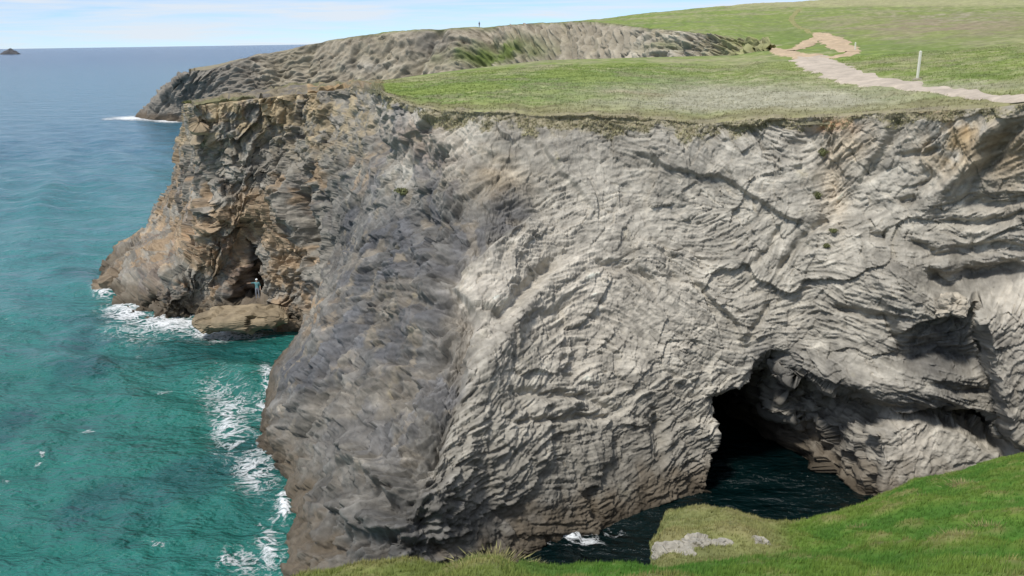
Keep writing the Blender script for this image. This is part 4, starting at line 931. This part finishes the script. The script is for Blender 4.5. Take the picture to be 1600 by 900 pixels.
# ------------------------------------------------------------------ people
def figure(loc, rz, height, joints_arm_l, joints_arm_r, cols, label):
    """a standing figure: one skinned body, with clothing shown by face materials; head and hair as children"""
    root = bpy.data.objects.new('person', None); C.objects.link(root); root.location = loc
    root.rotation_euler = (0, 0, rz); s = height / 1.75; root.scale = (s, s, s)
    tag(root, label, 'person')
    J = {'pel': ((0, 0, .96), .15), 'spi': ((0, .01, 1.15), .135), 'che': ((0, .0, 1.36), .155), 'nec': ((0, .0, 1.50), .062), 'hed': ((0, -.01, 1.58), .075), 'hed2': ((0, -.015, 1.66), .092), 'hed3': ((0, 0, 1.72), .06)}
    E = [('pel', 'spi'), ('spi', 'che'), ('che', 'nec'), ('nec', 'hed'), ('hed', 'hed2'), ('hed2', 'hed3')]
    for sd, nm, arm in ((-1, 'l', joints_arm_l), (1, 'r', joints_arm_r)):
        J['hip' + nm] = ((sd * .10, 0, .90), .10); J['kne' + nm] = ((sd * .115, -.02, .50), .066); J['ank' + nm] = ((sd * .12, .01, .09), .045); J['toe' + nm] = ((sd * .13, -.15, .04), .04)
        E += [('pel', 'hip' + nm), ('hip' + nm, 'kne' + nm), ('kne' + nm, 'ank' + nm), ('ank' + nm, 'toe' + nm)]
        J['sho' + nm] = ((sd * .19, 0, 1.42), .07); J['elb' + nm] = (arm[0], .047); J['wri' + nm] = (arm[1], .032)
        E += [('che', 'sho' + nm), ('sho' + nm, 'elb' + nm), ('elb' + nm, 'wri' + nm)]
        w = Vector(arm[1]); d = (w - Vector(arm[0])).normalized(); sidev = d.cross(Vector((0, 1, 0.2))).normalized()
        J['plm' + nm] = (tuple(w + d * .07), .034); E.append(('wri' + nm, 'plm' + nm))
        for q in range(4):
            J['fa%d' % q + nm] = (tuple(w + d * .12 + sidev * (.026 * (q - 1.5))), .010)
            J['fb%d' % q + nm] = (tuple(w + d * (.165 - .008 * abs(q - 1.3)) + sidev * (.028 * (q - 1.5)) + Vector((0, -.015, -.01))), .008)
            E += [('plm' + nm, 'fa%d' % q + nm), ('fa%d' % q + nm, 'fb%d' % q + nm)]
        J['thu' + nm] = (tuple(w + d * .06 + sidev * .055), .010); E.append(('wri' + nm, 'thu' + nm))
    keys = list(J); me = bpy.data.meshes.new('body')
    me.from_pydata([J[k][0] for k in keys], [(keys.index(a), keys.index(b)) for a, b in E], [])
    o = link('body', me, None, root)
    md = o.modifiers.new('skin', 'SKIN'); md.use_smooth_shade = True
    for i, k in enumerate(keys):
        me.skin_vertices[0].data[i].radius = (J[k][1], J[k][1] * (0.72 if k in ('pel', 'spi', 'che') else 1.0)); me.skin_vertices[0].data[i].use_root = (k == 'pel')
    o.modifiers.new('sub', 'SUBSURF').levels = 1; o.modifiers['sub'].render_levels = 1
    dg = bpy.context.evaluated_depsgraph_get(); ev = o.evaluated_get(dg); me2 = bpy.data.meshes.new_from_object(ev); o.modifiers.clear(); o.data = me2
    top_c, leg_c, skin_c, shoe_c, hair_c = cols
    me2.materials.clear()
    for nm, c in (('skin', skin_c), ('shirt_cloth', top_c), ('trouser_cloth', leg_c), ('shoe_leather', shoe_c)): me2.materials.append(mat_plain(nm, c, 0.8, 0.1, 12))
    sh_l, sh_r = Vector(joints_arm_l[0]), Vector(joints_arm_r[0])
    for f in me2.polygons:
        c = f.center; k = 1 if c.z > 0.97 else 2
        if c.z < 0.10: k = 3
        if c.z > 1.49 and abs(c.x) < 0.12: k = 0
        for arm in (joints_arm_l, joints_arm_r):
            if abs(c.x) > 0.17 and (Vector(c) - Vector(arm[1])).length < 0.22 + 0.0: k = 0
        f.material_index = k; f.use_smooth = True
    bm = bmesh.new(); bmesh.ops.create_icosphere(bm, subdivisions=3, radius=0.115)
    for v in list(bm.verts):
        if v.co.z < -0.01 and v.co.y < 0.03: bm.verts.remove(v)
    for v in bm.verts: v.co = Vector((v.co.x * .95, v.co.y * 1.05 + .012, v.co.z * 1.0 + 1.685))
    hm = bpy.data.meshes.new('hair'); bm.to_mesh(hm); bm.free(); link('hair', hm, mat_plain('hair', hair_c, 0.8, .1), root)
    for nm, pts in (('eye', [(-.034, -.092, 1.665), (.034, -.092, 1.665)]), ('nose', [(0, -.108, 1.64)]), ('ear', [(-.094, 0, 1.65), (.094, 0, 1.65)])):
        for q in pts:
            bm = bmesh.new(); bmesh.ops.create_icosphere(bm, subdivisions=1, radius=.013 if nm == 'eye' else .02)
            for v in bm.verts: v.co = v.co + Vector(q)
            e = bpy.data.meshes.new(nm); bm.to_mesh(e); bm.free(); link(nm, e, mat_plain(nm, (.05, .04, .03) if nm == 'eye' else skin_c, .6, .05), root)
    return root
pp = at_r(np.array(403.), np.array(466.), 91.0)
figure(Vector(pp), 0.15, 1.78, ((-.46, -.05, 1.42), (-.70, -.12, 1.44)), ((.27, .03, 1.15), (.27, -.10, .92)), ((.12, .27, .28), (.22, .23, .26), (.45, .30, .22), (.10, .10, .12), (.75, .78, .78)), 'person in pale teal top standing at the cave mouth with one arm out')
p = at_r(np.array(749.), np.array(42.0), 331.0)
pz = ground_z(np.array([p[0]]), np.array([p[1]]))[0]
figure(Vector((p[0], p[1], float(pz) - 0.03)), 0.6, 1.8, ((-.25, .02, 1.16), (-.24, -.08, .93)), ((.25, .02, 1.16), (.24, -.08, .93)), ((.05, .06, .12), (.05, .05, .07), (.42, .28, .2), (.05, .05, .05), (.05, .04, .03)), 'person in dark clothes standing on the far skyline')

# ------------------------------------------------------------------ shrubs on the cliff and tussocks on the spur
def leafy(name, loc, size, colr, seed, n, label, cat, group, up=(0, 0, 1), stem=True, blade=False):
    g = np.random.default_rng(seed)
    d = g.normal(size=(n, 3)); d /= np.linalg.norm(d, axis=1)[:, None]; d[:, 2] = np.abs(d[:, 2]) * 0.9
    cl = g.normal(size=(9, 3)) * 0.5; cl[:, 2] = np.abs(cl[:, 2])
    ctr = (d * (0.55 + 0.45 * g.random((n, 1))) * 0.7 + cl[g.integers(0, 9, n)] * 0.45) * np.array(size)
    root = bpy.data.objects.new(name, None); C.objects.link(root); root.location = loc
    tag(root, label, cat, group)
    s = max(size) * (0.16 if not blade else 0.05)
    a = g.normal(size=(n, 3)); a /= np.linalg.norm(a, axis=1)[:, None]
    if blade:
        ctr = g.normal(size=(n, 3)) * np.array(size) * 0.35; ctr[:, 2] = 0
        tip = ctr * 1.3 + np.stack([np.zeros(n), np.zeros(n), size[2] * (0.6 + .7 * g.random(n))], -1)
        Vv = np.stack([ctr - a * s * .4, ctr + a * s * .4, tip], 1).reshape(-1, 3); fcs = np.arange(3 * n).reshape(-1, 3)
        cc = np.repeat(np.asarray(colr) * (0.7 + .6 * g.random((n, 1))), 3, 0)
    else:
        b_ = np.cross(a, g.normal(size=(n, 3))); b_ /= np.linalg.norm(b_, axis=1)[:, None]
        Vv = np.stack([ctr - a * s, ctr - b_ * s * .45, ctr + a * s, ctr + b_ * s * .45], 1).reshape(-1, 3); fcs = np.arange(4 * n).reshape(-1, 4)
        cc = np.repeat(np.asarray(colr) * (0.65 + .7 * g.random((n, 1))), 4, 0)
    link('foliage' if not blade else 'blade_clump', mesh_np('foliage', Vv, fcs, np.clip(cc, .01, .6), False), M_GRASS, root)['kind'] = 'stuff'
    bm = bmesh.new(); bmesh.ops.create_icosphere(bm, subdivisions=2, radius=1)
    for v in bm.verts:
        k = 1 + 0.3 * math.sin(v.co.x * 4 + seed) * math.cos(v.co.y * 5); v.co = Vector((v.co.x * size[0] * .55 * k, v.co.y * size[1] * .55 * k, v.co.z * size[2] * .45 * k))
    me = bpy.data.meshes.new('root_mound'); bm.to_mesh(me); bm.free()
    me.polygons.foreach_set('use_smooth', np.full(len(me.polygons), True))
    link('root_mound', me, mat_plain('mound_turf', tuple(np.asarray(colr) * .7), .95, .3, 9), root)
    return root
sh_col = (0.17, 0.18, 0.08)
for i, (u, v, sz_, lab) in enumerate([
        (626, 300, (.8, .6, .55), 'small bright green shrub alone on the upper slate face'),
        (1305, 166, (1.0, .6, .5), 'dark green shrub hanging over the orange scar at the rim'),
        (1262, 172, (.8, .6, .4), 'low green shrub on the rim left of the orange scar'),
        (1281, 240, (.45, .4, .55), 'dark plant in the pale scree gully below the orange scar'),
        (1282, 303, (.4, .35, .45), 'dark plant lower in the pale scree gully'),
        (1298, 358, (.45, .35, .25), 'small plant on the ledge at the end of the curved fault'),
        (1287, 382, (.4, .35, .3), 'lowest small plant under the end of the curved fault'),
        (1062, 182, (1.5, .7, .4), 'olive tussocky plant drooping over the middle of the rim')]):
    p, nn = on_cliff(u, v, 6)
    leafy('shrub', Vector(p + nn * 0.02), tuple(.72 * q_ for q_ in sz_), sh_col if i != 7 else (.16, .16, .06), 60 + i, 260, lab, 'shrub', 'shrubs clinging to the cliff')
for i, (u, v, w, lab) in enumerate([
        (1546, 823, .42, 'large rounded dry tussock low on the green spur'),
        (1497, 836, .30, 'smaller dry tussock beside the large rounded one'),
        (1505, 757, .48, 'wide straw-coloured tussock high on the green spur'),
        (1492, 738, .22, 'small straw tussock near the upper edge of the spur'),
        (1345, 826, .35, 'flat dry tussock near the lower edge of the spur'),
        (1450, 776, .30, 'pale tussock midway along the upper green spur'),
        (772, 868, .42, 'rounded dry tussock standing up from the near bank edge'),
        (830, 874, .22, 'small straw tussock on the near bank edge above the foam'),
        (735, 884, .30, 'dry tussock on the near bank below the rounded one')]):
    p = bank_hit(u, v)
    leafy('grass_tussock', Vector(p - np.array([0, 0, .04])), (w, w * .8, w * .16), (.25, .235, .10), 90 + i, 420, lab, 'tussock', 'dry tussocks on the near turf', blade=True)
